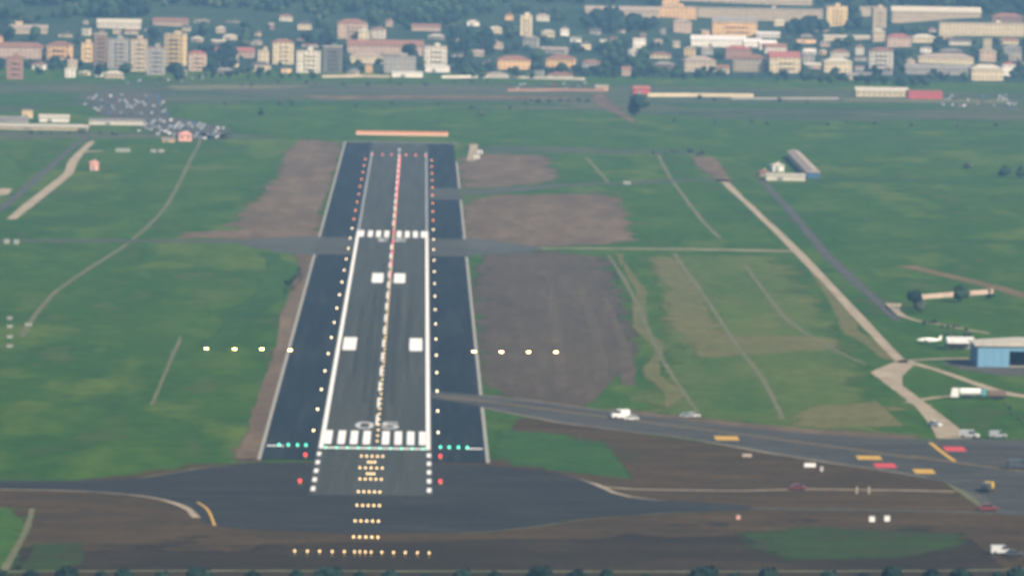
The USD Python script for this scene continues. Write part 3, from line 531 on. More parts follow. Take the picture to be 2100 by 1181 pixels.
# ------------------------------------------------------------------ trees
def crown(r, h, z0, lobes, leaves, seed, conic=False):
    g = np.random.default_rng(seed); parts = []
    for i in range(lobes):
        t_ = g.random(); a_ = g.random()*2*math.pi
        rr = r*(.62 if lobes > 1 else 1)*(1 - .55*t_ if conic else 1)*g.uniform(.75, 1.15)
        cpos = np.array([math.cos(a_)*r*.5*(1 - .6*t_), math.sin(a_)*r*.5*(1 - .6*t_), z0 + h*(.22 + .58*t_)])
        s = trimesh.creation.icosphere(2 if lobes < 5 else 1, 1.0); v = s.vertices
        d = .7 + .6*meshkit.fbm(v*2.1 + seed*7.7 + i*3.3, 3)
        s.vertices = v*d[:, None]*[rr, rr, min(rr*.9, h*.36)] + cpos; parts.append(s)
    base = join(parts)
    if leaves:
        pts, fi = trimesh.sample.sample_surface(base, leaves, seed=seed); nrm = base.face_normals[fi]
        sz = r*.16*g.uniform(.6, 1.3, leaves)
        u = np.cross(nrm, g.normal(size=(leaves, 3))); u /= np.linalg.norm(u, axis=1)[:, None] + 1e-9
        w = np.cross(nrm, u) + nrm*g.uniform(-.6, .6, (leaves, 1)); c0 = pts + nrm*g.uniform(-.02, .12, (leaves, 1))*r
        v = np.stack([c0 - u*sz[:, None], c0 + u*sz[:, None], c0 + w*sz[:, None]*1.5], 1).reshape(-1, 3)
        base = join(base, trimesh.Trimesh(v, np.arange(len(v)).reshape(-1, 3), process=False))
    return base
TREES = []
for i, (r, h, z0, lobes, lv, mt, con) in enumerate(((4.2, 8, 1.6, 5, 260, 'leaf_dark', False), (5, 7.5, 2, 6, 260, 'leaf_mid', False), (3.2, 10, 1, 4, 240, 'leaf_dark', True), (3.6, 5.5, 1.2, 4, 220, 'leaf_olive', False), (1.5, 11, .6, 4, 200, 'leaf_dark', True))):
    p = proto(f"tree_kind_{('round', 'broad', 'tapering', 'olive', 'cypress')[i]}")
    tr = join(cyl(.28, z0 + h*.5, (0, 0, (z0 + h*.5)/2), 7, r2=.12), cyl(.12, h*.4, (.5, .2, z0 + h*.35), 6, r2=.05))
    obj('trunk', tr, M['bark'], p); obj('crown', crown(r, h, z0, lobes, lv, 100 + i, con), M[mt], p)
    TREES.append(p)
NAMED = []; OCC = []                              # pixel boxes of buildings, kept clear of wood
def tree(px, py, hpx, kind, label, group=None, z=0):
    q = G(px, py); full = (9.6, 9.5, 11, 6.7, 11.6)[kind]
    s = hpx*dist(q)/FPX/full
    return copy_of(TREES[kind], 'tree' if kind != 3 else 'bush', q - np.array([0, 0, .1]), random.random()*6.28, label, 'tree' if kind != 3 else 'bush', group, scale=(s*random.uniform(.95, 1.2), s*random.uniform(.95, 1.2), s))

# ------------------------------------------------------------------ buildings
def building(label, x0, x1, yt, yb, wall, roof='r_terracotta', kind='hip', yaw=0.0, depth=None, cat='building', win=True, name='house', storey=3.1):
    c = G((x0 + x1)/2, yb); D = dist(c); w = (x1 - x0)*D/FPX; h = (yb - yt)*D/FPX
    OCC.append((x0 - 4, x1 + 4, yt - 2, yb + 4)); NAMED.append(((x0 + x1)/2, yb, (x1 - x0)/2, label))
    d = depth or min(max(.6*w, 7), 14)
    w = max(w*math.cos(yaw) if abs(yaw) < .4 else w*.8, 2.5)
    hr = {'hip': min(.22*min(w, d), .34*h), 'gable': min(.28*min(w, d)+.4, .4*h), 'flat': .5, 'shed': .8}[kind]
    hw = h - hr
    c = c + np.array([0, d/2, 0]); c[2] = float(terrain(c[0], c[1] - d/2))
    t = thing(name, label, cat, c, yaw)
    obj('wall', box(w, d, hw + 3, (0, 0, hw/2 - 1.5)), M['w_' + wall], t)
    o = .45
    if kind == 'hip':
        long = w >= d; rl = (w - d)/2 if long else (d - w)/2
        W, Dd = w/2 + o, d/2 + o
        rid = [(-max(rl, .2), 0), (max(rl, .2), 0)] if long else [(0, -max(rl, .2)), (0, max(rl, .2))]
        v = [(-W, -Dd, hw), (W, -Dd, hw), (W, Dd, hw), (-W, Dd, hw)] + [(x, y_, hw + hr) for x, y_ in rid]
        v2 = [(x, y_, z - .25) for x, y_, z in v[:4]]
        f = ([[0, 1, 5], [0, 5, 4], [1, 2, 5], [2, 3, 4], [2, 4, 5], [3, 0, 4]] if long else [[0, 1, 4], [1, 2, 5], [1, 5, 4], [2, 3, 5], [3, 0, 4], [3, 4, 5]])
        f += [[6, 7, 1], [6, 1, 0], [7, 8, 2], [7, 2, 1], [8, 9, 3], [8, 3, 2], [9, 6, 0], [9, 0, 3], [9, 8, 7], [9, 7, 6]]
        rm = trimesh.Trimesh(np.array(v + v2), np.array(f), process=False)
        r_ = obj('roof', rm, M[roof], t)
        obj('chimney', box(.8, .8, 1.6, (w*.18, d*.08, hw + hr*.8)), M['w_tan'], r_)
    elif kind == 'gable':
        rm = prism([(-d/2 - o, -.1), (d/2 + o, -.1), (d/2 + o, .12), (0, hr), (-d/2 - o, .12)], w + 2*o)
        rm.apply_transform(trimesh.transformations.rotation_matrix(math.pi/2, (0, 0, 1))); rm.apply_translation((0, 0, hw + .1))
        obj('roof', rm, M[roof], t)
    else:
        r_ = obj('roof', box(w + .5, d + .5, hr, (0, 0, hw + hr/2)), M[roof], t)
        if h > 9: obj('roof_hut', box(min(4, w*.4), min(4, d*.5), 2.2, (w*.1, 0, hw + hr + 1.1)), M['w_' + wall], r_)
    if win and h > 5:
        ws = []; nf = max(int(hw/storey), 1); nc = max(int(w/3.4), 2); nd = max(int(d/3.6), 1)
        for i in range(nf):
            z = (i + .55)*hw/nf
            for j in range(nc):
                x = -w/2 + (j + .5)*w/nc; ws.append(box(1.15, .12, 1.5, (x, -d/2 - .02, z)))
            for j in range(nd):
                y_ = -d/2 + (j + .5)*d/nd
                ws += [box(.12, 1.1, 1.5, (w/2 + .02, y_, z)), box(.12, 1.1, 1.5, (-w/2 - .02, y_, z))]
        obj('windows', join(ws), M['shutter'], t, kind='stuff')
        if h > 14:
            for i in range(1, nf):
                obj('balcony', box(w*.5, 1.2, .9, (w*.08, -d/2 - .6, i*hw/nf + .3)), M['w_' + wall], t)
    elif cat != 'wall': obj('door', box(min(3, w*.3), .1, min(2.6, hw*.7), (-w*.15, -d/2 - .04, min(2.6, hw*.7)/2)), M['metal'], t)
    return t
B = [  # label, x0, x1, top, base, wall, roof, kind, yaw
 ('long pinkish terrace at the left edge of town', -25, 92, 88, 121, 'pink', 'r_terracotta', 'hip', .05),
 ('brick building at the far left below the pinkish terrace', 12, 46, 117, 163, 'brick', 'r_terracotta', 'flat', .12),
 ('orange rendered house right of the pinkish terrace', 98, 146, 86, 124, 'orange', 'r_terracotta', 'hip', -.2),
 ('low pale roofed house high above the pinkish terrace', 18, 96, 52, 70, 'tan', 'r_tanroof', 'gable', .05),
 ('narrow yellow block at the left of the apartment cluster', 165, 190, 88, 128, 'yellow', 'r_tanroof', 'flat', .2),
 ('brown apartment tower with pale cap in the left cluster', 190, 218, 69, 143, 'brown', 'r_creamroof', 'flat', .2),
 ('plain grey apartment block in the left cluster', 219, 262, 80, 141, 'grey', 'r_greyroof', 'flat', .15),
 ('tall tan apartment block in the middle of the left cluster', 264, 300, 80, 147, 'tan', 'r_terracotta', 'flat', .25),
 ('grey apartment block with reddish roof edge in the left cluster', 300, 337, 97, 154, 'grey', 'r_terracotta', 'flat', .1),
 ('yellow apartment tower at the right of the left cluster', 338, 380, 70, 136, 'yellow', 'r_creamroof', 'flat', -.25),
 ('low tan house in front of the apartment cluster', 213, 252, 146, 161, 'tan', 'r_creamroof', 'hip', .1),
 ('pinkish house with red roof right of the yellow tower', 385, 422, 105, 146, 'pink', 'r_red', 'hip', .15),
 ('long house with bright red roof half hidden by trees', 442, 520, 98, 119, 'pink', 'r_red', 'gable', -.08),
 ('low cream house left of the gabled church-like house', 528, 556, 103, 131, 'cream', 'r_tanroof', 'flat', .1),
 ('tall cream house with dark window slits and peaked roof', 556, 600, 81, 132, 'cream', 'r_terracotta', 'hip', .2),
 ('square pale block right of the peaked house', 605, 655, 104, 150, 'pale', 'r_tanroof', 'flat', .18),
 ('dark grey block with pale bands', 660, 701, 95, 150, 'darkgrey', 'r_creamroof', 'flat', .1),
 ('long house with pinkish red tiled roof in the centre of town', 712, 868, 83, 112, 'pink', 'r_terracotta', 'gable', .03),
 ('low cream row below the long pinkish roof', 716, 784, 108, 130, 'cream', 'r_tanroof', 'hip', .1),
 ('grey mixed block below the long pinkish roof', 786, 852, 116, 150, 'grey', 'r_greyroof', 'flat', .06),
 ('cubic cream block right of the long pinkish roof', 868, 915, 95, 135, 'pale', 'r_tanroof', 'flat', .12),
 ('low white shed below the cubic cream block', 872, 922, 136, 149, 'white', 'r_whiteroof', 'shed', 0),
 ('low white shed left of the one below the cubic block', 803, 866, 148, 159, 'white', 'r_whiteroof', 'shed', .05),
 ('pinkish hill villa with peaked top above the town', 690, 752, 40, 80, 'pink', 'r_terracotta', 'hip', .12),
 ('small bright cream house before the hill villa', 734, 757, 60, 83, 'cream', 'r_creamroof', 'hip', .1),
 ('pale pink house right of the hill villa', 762, 790, 56, 80, 'pale', 'r_terracotta', 'hip', -.15),
 ('long narrow red roofed house on the slope right of the hill villa', 842, 902, 50, 64, 'pink', 'r_terracotta', 'gable', .1),
 ('left orange yellow house of the pair in the middle', 1018, 1086, 115, 143, 'orange', 'r_terracotta', 'hip', .12),
 ('right orange yellow house of the pair in the middle', 1121, 1180, 113, 143, 'orange', 'r_terracotta', 'hip', -.12),
 ('small pale house on the slope left of the cream tower', 957, 982, 42, 54, 'white', 'r_creamroof', 'hip', .1),
 ('small cream house just left of the cream tower', 1002, 1029, 55, 69, 'cream', 'r_creamroof', 'hip', .1),
 ('tall cream tower on the slope in the middle', 1065, 1090, 32, 74, 'cream', 'r_creamroof', 'flat', .2),
 ('small pale house up right of the cream tower', 1099, 1126, 29, 44, 'pale', 'r_tanroof', 'hip', .1),
 ('small cream house low right of the cream tower', 1111, 1137, 62, 77, 'cream', 'r_creamroof', 'hip', -.1),
 ('tiny bluish white house right of the cream tower', 1149, 1166, 56, 74, 'white', 'r_greyroof', 'hip', .1),
 ('tiny orange house above left of the cream tower', 1035, 1052, 28, 42, 'orange', 'r_terracotta', 'hip', .1),
 ('long pale house on the upper left slope', 198, 288, 40, 59, 'pale', 'r_creamroof', 'gable', .05),
 ('long pinkish house on the upper left slope', 314, 384, 38, 54, 'pink', 'r_terracotta', 'gable', -.05),
 ('left wing of the long hilltop complex', 1200, 1352, 14, 33, 'tan', 'r_tanroof', 'gable', .02),
 ('orange middle wing of the long hilltop complex', 1352, 1428, 14, 38, 'orange', 'r_tanroof', 'flat', .02),
 ('very long grey tan wing of the hilltop complex', 1430, 1692, 18, 43, 'tan', 'r_tanroof', 'flat', .01),
 ('yellow end pavilion of the long hilltop complex', 1690, 1736, 13, 54, 'yellow', 'r_tanroof', 'flat', .25),
 ('orange block at the top edge behind the hilltop complex', 1358, 1392, -12, 13, 'orange', 'r_creamroof', 'flat', .05),
 ('tan long block at the top edge behind the hilltop complex', 1394, 1666, -10, 8, 'tan', 'r_tanroof', 'flat', .0),
 ('orange arcaded block with grey roof above the white roofs', 1460, 1552, 36, 74, 'orange', 'r_greyroof', 'gable', .04),
 ('big white roofed shed below the orange arcaded block', 1418, 1530, 74, 97, 'white', 'r_whiteroof', 'gable', -.05),
 ('smaller white roofed shed right of the big white shed', 1524, 1562, 80, 101, 'white', 'r_whiteroof', 'gable', .1),
 ('pale greenish glasshouse right of the white sheds', 1556, 1592, 83, 103, 'pale', 'r_whiteroof', 'gable', .1),
 ('long white roofed wing behind the glasshouse', 1552, 1600, 66, 78, 'white', 'r_whiteroof', 'gable', -.1),
 ('pinkish house left of the orange arcaded block', 1380, 1417, 40, 68, 'pink', 'r_tanroof', 'hip', .1),
 ('wide tan house left of the red roofed group', 1400, 1466, 116, 148, 'tan', 'r_tanroof', 'hip', .15),
 ('brick red house at the back of the red roofed group', 1486, 1540, 94, 122, 'brick', 'r_red', 'hip', .1),
 ('tan house in the middle of the red roofed group', 1506, 1572, 112, 148, 'tan', 'r_terracotta', 'hip', -.2),
 ('cream house with red roof at the right of the red roofed group', 1576, 1640, 107, 150, 'cream', 'r_red', 'gable', .1),
 ('pale house with pink roof above the red roofed group', 1566, 1612, 90, 110, 'pale', 'r_terracotta', 'gable', .15),
 ('single cream villa right of the red roofed group', 1688, 1746, 119, 149, 'cream', 'r_creamroof', 'hip', .1),
 ('left small wing of the upper right long house', 1762, 1800, 14, 34, 'tan', 'r_tanroof', 'flat', .05),
 ('narrow wing of the upper right long house', 1788, 1816, 16, 60, 'tan', 'r_tanroof', 'flat', .2),
 ('long tan house at the upper right', 1828, 2012, 15, 42, 'tan', 'r_creamroof', 'gable', .04),
 ('cream arcade building at the right edge of the slope', 1925, 2130, 48, 74, 'cream', 'r_tanroof', 'flat', .04),
 ('wide hipped house behind the cream arcade', 2034, 2098, 28, 56, 'brown', 'r_terracotta', 'hip', 0),
 ('small tan tower house below the upper right long house', 1788, 1814, 61, 86, 'tan', 'r_creamroof', 'hip', .2),
 ('pink and orange house right of the small tan tower house', 1818, 1868, 70, 97, 'pink', 'r_red', 'hip', .1),
 ('pale cream house right of the pink and orange house', 1870, 1918, 71, 88, 'cream', 'r_creamroof', 'hip', .1),
 ('low cream row on the slope left of the small tan tower', 1690, 1784, 73, 83, 'cream', 'r_creamroof', 'gable', 0),
 ('cream house with white roof edge at right', 1784, 1832, 98, 141, 'pale', 'r_terracotta', 'hip', -.15),
 ('row of cream cottages at right', 1882, 1996, 111, 131, 'cream', 'r_tanroof', 'hip', .05),
 ('pinkish house in the trees right of the cottages', 2008, 2042, 100, 127, 'pink', 'r_tanroof', 'hip', .1),
 ('broad cream house low at the right edge', 1990, 2056, 133, 166, 'cream', 'r_creamroof', 'hip', .1),
 ('small white house with red trim at the right edge', 2055, 2082, 128, 156, 'white', 'r_red', 'hip', .1),
 ('grey roofed hall right of the cream villa', 1858, 1990, 133, 154, 'grey', 'r_greyroof', 'gable', -.06),
 ('small grey shed below the cream villa', 1735, 1792, 150, 164, 'tan', 'r_greyroof', 'gable', .1),
 ('long cream hall by the scrubland at right', 1755, 1862, 180, 199, 'cream', 'r_creamroof', 'gable', .03),
 ('long low red hall beside the long cream hall', 1862, 1932, 187, 203, 'red_', 'r_red', 'shed', .03),
 ('low red shed by the earthworks in the middle distance', 1298, 1332, 177, 193, 'red_', 'r_red', 'gable', .1),
 ('low orange hut left of the earthworks', 1222, 1247, 175, 187, 'orange', 'r_tanroof', 'gable', 0),
 ('pale long shed at the far left edge by the parked cars', -20, 56, 240, 252, 'grey', 'r_greyroof', 'gable', .02),
 ('yellowish hut among the sheds at the left', 44, 66, 226, 243, 'yellow', 'r_tanroof', 'flat', .1),
 ('white roofed shed left of the parked cars', 80, 140, 236, 251, 'white', 'r_creamroof', 'gable', .03),
 ('long low tan shed in front of the white roofed shed', -10, 178, 256, 267, 'tan', 'r_creamroof', 'gable', .0),
 ('long pale lean-to behind the parked cars', 182, 292, 246, 257, 'pale', 'r_greyroof', 'shed', .02),
 ('pink house beside the parked cars', 365, 392, 270, 290, 'pink2', 'r_pinkroof', 'hip', .1),
 ('small orange hut left of the pink house', 332, 358, 284, 292, 'orange', 'r_tanroof', 'gable', .05),
 ('tiny pale pink hut in the far left meadow', 183, 200, 330, 350, 'pink2', 'r_pinkroof', 'hip', .15),
 ('white main house of the farm in the right meadow', 1582, 1606, 334, 352, 'white', 'r_creamroof', 'hip', .2),
 ('low pale shed of the farm in the right meadow', 1572, 1652, 358, 371, 'pale', 'r_creamroof', 'shed', -.03),
 ('low reddish hut of the farm in the right meadow', 1556, 1576, 348, 362, 'brick', 'r_terracotta', 'hip', .1),
]
M['w_red_'] = mat_plain('wall_red', (.40, .07, .09), .8, .2, var=.1, scale=.3); M['w_pink2'] = mat_plain('wall_salmon', (.62, .33, .29), .85, .2); M['r_pinkroof'] = mat_plain('roof_salmon', (.58, .30, .27), .85, .2)
for lab, x0, x1, yt, yb, wl, rf, kd, yw in B:
    building(lab, x0, x1, yt, yb, wl, rf, kd, yw, name='shed' if any(s in lab for s in ('shed', 'hut', 'hall', 'lean')) else ('apartment_block' if ('block' in lab or 'tower' in lab) else 'house'),
             cat='shed' if any(s in lab for s in ('shed', 'hut', 'hall', 'lean')) else 'building', win='shed' not in lab and 'hut' not in lab)
rh = random.Random(21); seen = set(); n_ = 0; tries = 0
BASE = list(NAMED)
while n_ < 95 and tries < 5000:
    tries += 1
    x = rh.choice((rh.uniform(-10, 940), rh.uniform(1340, 2110), rh.uniform(-10, 2110))); y = rh.triangular(40, 166, 150); lim = 160 + max(x - 300, 0)*.004
    if y > lim: continue
    w = rh.uniform(12, 44)*(1 if y > 90 else .75); h = rh.uniform(9, 24)*(1 if y > 90 else .7)
    if rh.random() < .3: w *= 1.5; h *= .6
    if any(x + w/2 > a and x - w/2 < b and y - h*.5 < d_ and y > c_ + 3 for a, b, c_, d_ in OCC): continue
    wl = rh.choice(('cream', 'cream', 'tan', 'pale', 'yellow', 'grey', 'pink', 'orange', 'white', 'brown')); kd = rh.choice(('hip', 'gable', 'flat', 'hip'))
    rf = rh.choice(('r_terracotta', 'r_tanroof', 'r_greyroof', 'r_creamroof', 'r_darkroof', 'r_terracotta'))
    nb = min((b for b in BASE if len(b[3].split()) <= 8), key=lambda b: math.hypot(max(abs(b[0] - x) - b[2], 0), 1.6*(b[1] - y)))
    side = 'left of' if x < nb[0] - nb[2] else 'right of' if x > nb[0] + nb[2] else 'in front of' if y > nb[1] else 'behind'
    lab = f"{'long low' if w > 2.2*h else 'small'} {dict(cream='cream', tan='tan', pale='pale', yellow='ochre', grey='grey', pink='pinkish', orange='orange', white='white', brown='brown')[wl]} house {side} the {nb[3]}"
    if lab in seen: continue
    seen.add(lab); n_ += 1
    building(lab, x - w/2, x + w/2, y - h, y, wl, rf, kd, rh.uniform(-.3, .3), name='house')
# long slanting shed of the farm with a blue gable
a, b = G(1626, 322), G(1668, 366); L_ = float(np.linalg.norm(b - a)); ang = math.atan2(b[1] - a[1], b[0] - a[0])
t = thing('shed', 'long slanting farm shed with a blue end in the right meadow', 'shed', (a + b)/2, ang)
obj('wall', box(L_, 6.5, 3, (0, 0, 1.5)), M['w_pink'], t); r_ = prism([(-3.7, 3), (3.7, 3), (3.7, 3.2), (0, 4.3), (-3.7, 3.2)], L_ + .6); r_.apply_transform(trimesh.transformations.rotation_matrix(math.pi/2, (0, 0, 1)))
obj('roof', r_, M['r_tanroof'], t); obj('end_wall', box(.2, 6.3, 3.0, (L_/2 + .15, 0, 1.5)), M['blue_dark'], t)
# boundary walls
def wall_run(pts, h, th, mat, label):
    c = [G(*p) for p in pts]; t = thing('wall', label, 'wall')
    for p, q in zip(c[:-1], c[1:]):
        d = q - p; L = float(np.hypot(d[0], d[1])); n = max(int(L/12), 1)
        for i in range(n):
            o = p + d*(i + .5)/n
            obj('panel', box(L/n - .15, th, h, (o[0], o[1], o[2] + h/2), math.atan2(d[1], d[0])), M[mat], t)
    return t
wall_run([(1328, 199), (1430, 199), (1545, 200)], 2.6, .4, 'w_cream', 'long pale boundary wall in the scrubland right of the red shed')
wall_run([(1040, 188), (1150, 187), (1240, 188)], 1.8, .4, 'w_brick', 'low reddish boundary wall left of the orange hut')
wall_run([(905, 161), (1000, 160), (1200, 165)], 2.0, .4, 'w_pale', 'pale roadside wall below the pair of orange houses')
wall_run([(660, 160), (740, 159), (800, 160)], 2.0, .4, 'w_tan', 'tan roadside wall below the dark grey block')
wall_run([(1884, 614), (1960, 608), (2036, 602)], 1.8, .5, 'w_pink', 'pinkish ruined wall between the two trees behind the hangar')
wall_run([(1500, 204), (1720, 204)], 1.2, .4, 'w_grey', 'low grey wall right of the pale boundary wall')
# earthworks
field('earthworks', [(1218, 192), (1250, 190), (1262, 212), (1300, 236), (1330, 262), (1290, 252), (1240, 224), (1218, 208)], M['soil'], Z2, 'tan earthworks strip in the scrubland beyond the runway', 'earthworks', 6, 10, 10)

# hangar
def shear_box(*a, **k): return box(*a, **k)
c = G(2003, 752); D = dist(c); u = D/FPX
Wd, Hh, Dp = 196*u, 50*u, 17.0
t = thing('hangar', 'blue sheet metal hangar with pale roof at the right edge', 'hangar', c, .03)
obj('side_wall', box(.3, Dp, Hh*.86, (.15, Dp/2, Hh*.43)), M['blue_dark'], t); obj('side_wall', box(.3, Dp, Hh*.86, (Wd - .15, Dp/2, Hh*.43)), M['blue_dark'], t); obj('back_wall', box(Wd, .3, Hh*.86, (Wd/2, Dp, Hh*.43)), M['blue_dark'], t)  # same sheet as the front, with shade put into the blue
dw = 10.5
for i in range(4):
    obj('wall_panel', box(dw/4 - .06, .25, Hh*.84, (.3 + dw/4*(i + .5), 0, Hh*.42)), M['blue_sheet'], t)
obj('lintel', box(Wd - dw - .4, .25, Hh*.2, (dw + .2 + (Wd - dw)/2 - .1, 0, Hh*.76)), M['blue_sheet'], t)
for i in range(4):
    obj('door_leaf', box((Wd - dw)/9, .2, Hh*.66, (Wd - (Wd - dw)/9*(i + .6), .3 + .25*(i % 2), Hh*.33)), M['blue_sheet'], t)
rm = prism([(-.8, Hh*.86), (Wd + .8, Hh*.86), (Wd + .8, Hh*.92), (Wd/2, Hh*1.06), (-.8, Hh*.92)], Dp + 1.4); rm.apply_translation((0, Dp/2, 0)); obj('roof', rm, M['r_creamroof'], t)
obj('floor', box(Wd - .8, Dp - .8, .06, (Wd/2, Dp/2, .06)), M['kerb'], t)
# white canopy shed and light aircraft beside it
c = G(1968, 716); u = dist(c)/FPX
t = thing('canopy', 'long white canopy with dark open side left of the blue hangar', 'canopy', c, .02)
w_ = 56*u
rm = prism([(-3.4, 2.3), (3.4, 2.3), (3.2, 3.0), (0, 4.3), (-3.2, 3.0)], w_); rm.apply_transform(trimesh.transformations.rotation_matrix(math.pi/2, (0, 0, 1))); obj('roof', rm, M['r_whiteroof'], t)
for x in (-w_/2 + .2, -w_/6, w_/6, w_/2 - .2):
    for y_ in (-2.5, 2.5): obj('post', cyl(.07, 2.4, (x, y_, 1.2), 8), M['metal'], t)
obj('back_wall', box(w_, .1, 2.3, (0, 2.6, 1.15)), M['w_grey'], t)
def plane_mesh(t, L):
    prof = np.array([(0, 0), (.10, .02), (.28, .10), (.46, .28), (.52, .42), (.48, .60), (.30, .82), (.12, .98), (0, 1.0)])
    b = trimesh.creation.revolve(prof*[L*.20, L], sections=18); b.apply_transform(trimesh.transformations.rotation_matrix(math.pi/2, (0, 1, 0))); b.apply_translation((-L/2, 0, L*.17)); b.fix_normals()
    obj('fuselage', b, M['white_metal'], t, smooth=40)
    wing = trimesh.creation.extrude_polygon(Polygon([(-.05*L, 0), (.10*L, 0), (.07*L, .55*L), (-.02*L, .55*L)]), .1, engine='earcut')
    for s in (1, -1):
        w2 = wing.copy(); w2.vertices[:, 1] *= s; w2.fix_normals(); w2.apply_translation((-L*.12, 0, L*.20)); obj('wing', w2, M['white_metal'], t)
        w3 = wing.copy(); w3.vertices[:, :2] *= .36; w3.vertices[:, 1] *= s; w3.fix_normals(); w3.apply_translation((L*.43, 0, L*.20)); obj('tailplane', w3, M['white_metal'], t)
    fin = prism([(.33*L, L*.19), (.5*L, L*.2), (.53*L, L*.37), (.46*L, L*.37)], .1); obj('fin', fin, M['white_metal'], t)
    obj('canopy', trimesh.creation.icosphere(2, L*.055).apply_scale((2, .8, .9)).apply_translation((-L*.16, 0, L*.225)), M['glass'], t, smooth=True)
    for x, y_ in ((-L*.36, 0), (-L*.05, L*.1), (-L*.05, -L*.1)):
        obj('wheel', cyl(L*.03, L*.02, (x, y_, L*.03), 12, 'y'), M['dark'], t); obj('strut', cyl(L*.008, L*.1, (x, y_, L*.08), 6), M['metal'], t)
c = G(1905, 706)
t = thing('light_aircraft', 'small white aircraft parked on the grass left of the white canopy', 'aircraft', c, .06); plane_mesh(t, 8.6)

# ------------------------------------------------------------------ vehicles
def car_parts(p, L, W, H, body, van=False, detail=True):
    r = L*.075
    prof = [(-L/2, r*.9), (L/2, r*.9), (L/2, H*.5), (L*.34, H*.58), (L*.20, H*.97), (L*.15, H), (-L*.46, H), (-L/2, H*.9)] if van else \
           [(-L/2, r*.9), (L/2, r*.9), (L*.49, H*.5), (L*.24, H*.60), (L*.10, H*.97), (L*.05, H), (-L*.22, H), (-L*.27, H*.97), (-L*.40, H*.62), (-L*.49, H*.58)]
    obj('body', prism(prof, W), body, p)
    if van: wp = [(L*.335, H*.60), (L*.205, H*.94), (L*.02, H*.94), (L*.02, H*.60)]
    else: wp = [(L*.22, H*.62), (L*.09, H*.93), (-L*.23, H*.93), (-L*.36, H*.64)]
    for s in (-1, 1):
        w = prism(wp, .05); w.apply_translation((0, s*(W/2 + .01), 0)); obj('window', w, M['glass'], p)
    a, b = ((.335, .60), (.205, .95)) if van else ((.235, .615), (.105, .955))
    ws = trimesh.Trimesh([(L*a[0] + .03, -W*.44, H*a[1]), (L*a[0] + .03, W*.44, H*a[1]), (L*b[0] + .03, W*.42, H*b[1]), (L*b[0] + .03, -W*.42, H*b[1])], [[0, 1, 2], [0, 2, 3]], process=False); obj('windscreen', ws, M['glass'], p)
    for x in (-L*.31, L*.31):
        for s in (-1, 1): obj('wheel', cyl(r, .2, (x, s*(W/2 - .08), r), 14, 'y'), M['dark'], p)
    if detail:
        for s in (-1, 1): obj('headlight', box(.06, .3, .16, (L*.495, s*W*.36, H*.42)), M['white_metal'], p)
CP = {}
for nm, col in (('white', (.52, .54, .54)), ('silver', (.27, .29, .31)), ('dark', (.05, .06, .07)), ('red', (.15, .03, .03)), ('blue', (.06, .12, .28))):
    M['car_' + nm] = mat_plain('car_paint_' + nm, col, .3, .5)
    p = proto(f'parked_car_{nm}_kind'); car_parts(p, 4.2, 1.75, 1.45, M['car_' + nm], detail=False); CP[nm] = p
placed = []
def lot(region, n, label, group, names=('white', 'silver', 'silver', 'silver', 'dark', 'dark', 'red', 'blue')):
    pg = Polygon(region); k = 0; x0, y0, x1, y1 = pg.bounds; tries = 0
    while k < n and tries < 4000:
        tries += 1
        x, y = random.uniform(x0, x1), random.uniform(y0, y1)
        if not pg.contains(Point(x, y)): continue
        q = G(x, y); q[0] = round(q[0]/3.2)*3.2; q[1] = round(q[1]/7.5)*7.5 + .12*q[0]
        if any(abs(q[0] - a) < 3 and abs(q[1] - b) < 5.5 for a, b in placed): continue
        if any(a - 2 < x < b + 2 and c_ - 4 < y < d_ + 4 for a, b, c_, d_ in OCC): continue
        placed.append((q[0], q[1])); k += 1
        nm = random.choice(names); colour = {'white': 'white', 'silver': 'silver grey', 'dark': 'dark', 'red': 'red', 'blue': 'blue'}[nm]
        copy_of(CP[nm], 'parked_car', q, random.choice((math.pi/2, -math.pi/2)) + random.uniform(-.04, .04), f'{colour} {label}', 'car', f'{colour} {group}')
lot([(180, 192), (335, 188), (345, 238), (300, 244), (180, 226)], 55, 'car parked in the upper car park left of the runway end', 'cars in the upper left car park')
lot([(262, 248), (350, 244), (470, 262), (468, 284), (400, 284), (280, 268)], 75, 'car parked in the lower car park by the pink house', 'cars in the lower left car park', ('white', 'silver', 'silver', 'silver', 'silver', 'dark', 'blue'))
lot([(205, 160), (420, 158), (420, 168), (205, 170)], 14, 'car on the roadside before the apartment cluster', 'cars before the apartment cluster')
lot([(1935, 204), (2095, 200), (2095, 232), (1950, 228)], 34, 'car parked in the car park at the right edge of the scrubland', 'cars in the right car park')
lot([(1040, 174), (1225, 174), (1225, 186), (1040, 186)], 20, 'vehicle parked in the row along the reddish wall', 'vehicles along the reddish wall', ('red', 'red', 'silver', 'white', 'dark'))
field('car_park', [(170, 188), (340, 184), (352, 240), (480, 258), (480, 288), (400, 290), (255, 262), (170, 228)], M['grey_road'], Z2, 'grey gravel car park left beyond the runway end', 'car park', 4, 8, 10)
def vehicle(px, py, rz, L, W, H, paint_, label, van=True, name='van', cat='van'):
    t = thing(name, label, cat, G(px, py) + np.array([0, 0, Z8]), rz); car_parts(t, L, W, H, M[paint_], van); return t
vehicle(1272, 858, -2.9, 5.4, 2.0, 2.6, 'white_metal', 'white van parked on the upper edge of the right taxiway')
vehicle(1294, 862, -2.9, 4.4, 1.8, 1.5, 'car_white', 'white car right behind the white van on the taxiway edge', False, 'car', 'car')
vehicle(1408, 857, .1, 4.4, 1.8, 1.5, 'car_silver', 'pale car in the grass above the right taxiway', False, 'car', 'car')
vehicle(1422, 856, .1, 4.2, 1.8, 1.5, 'car_white', 'white car beside the pale car above the right taxiway', False, 'car', 'car')
vehicle(1988, 898, -.4, 5.6, 2.0, 2.2, 'car_white', 'white van at the lower end of the gravel yard')
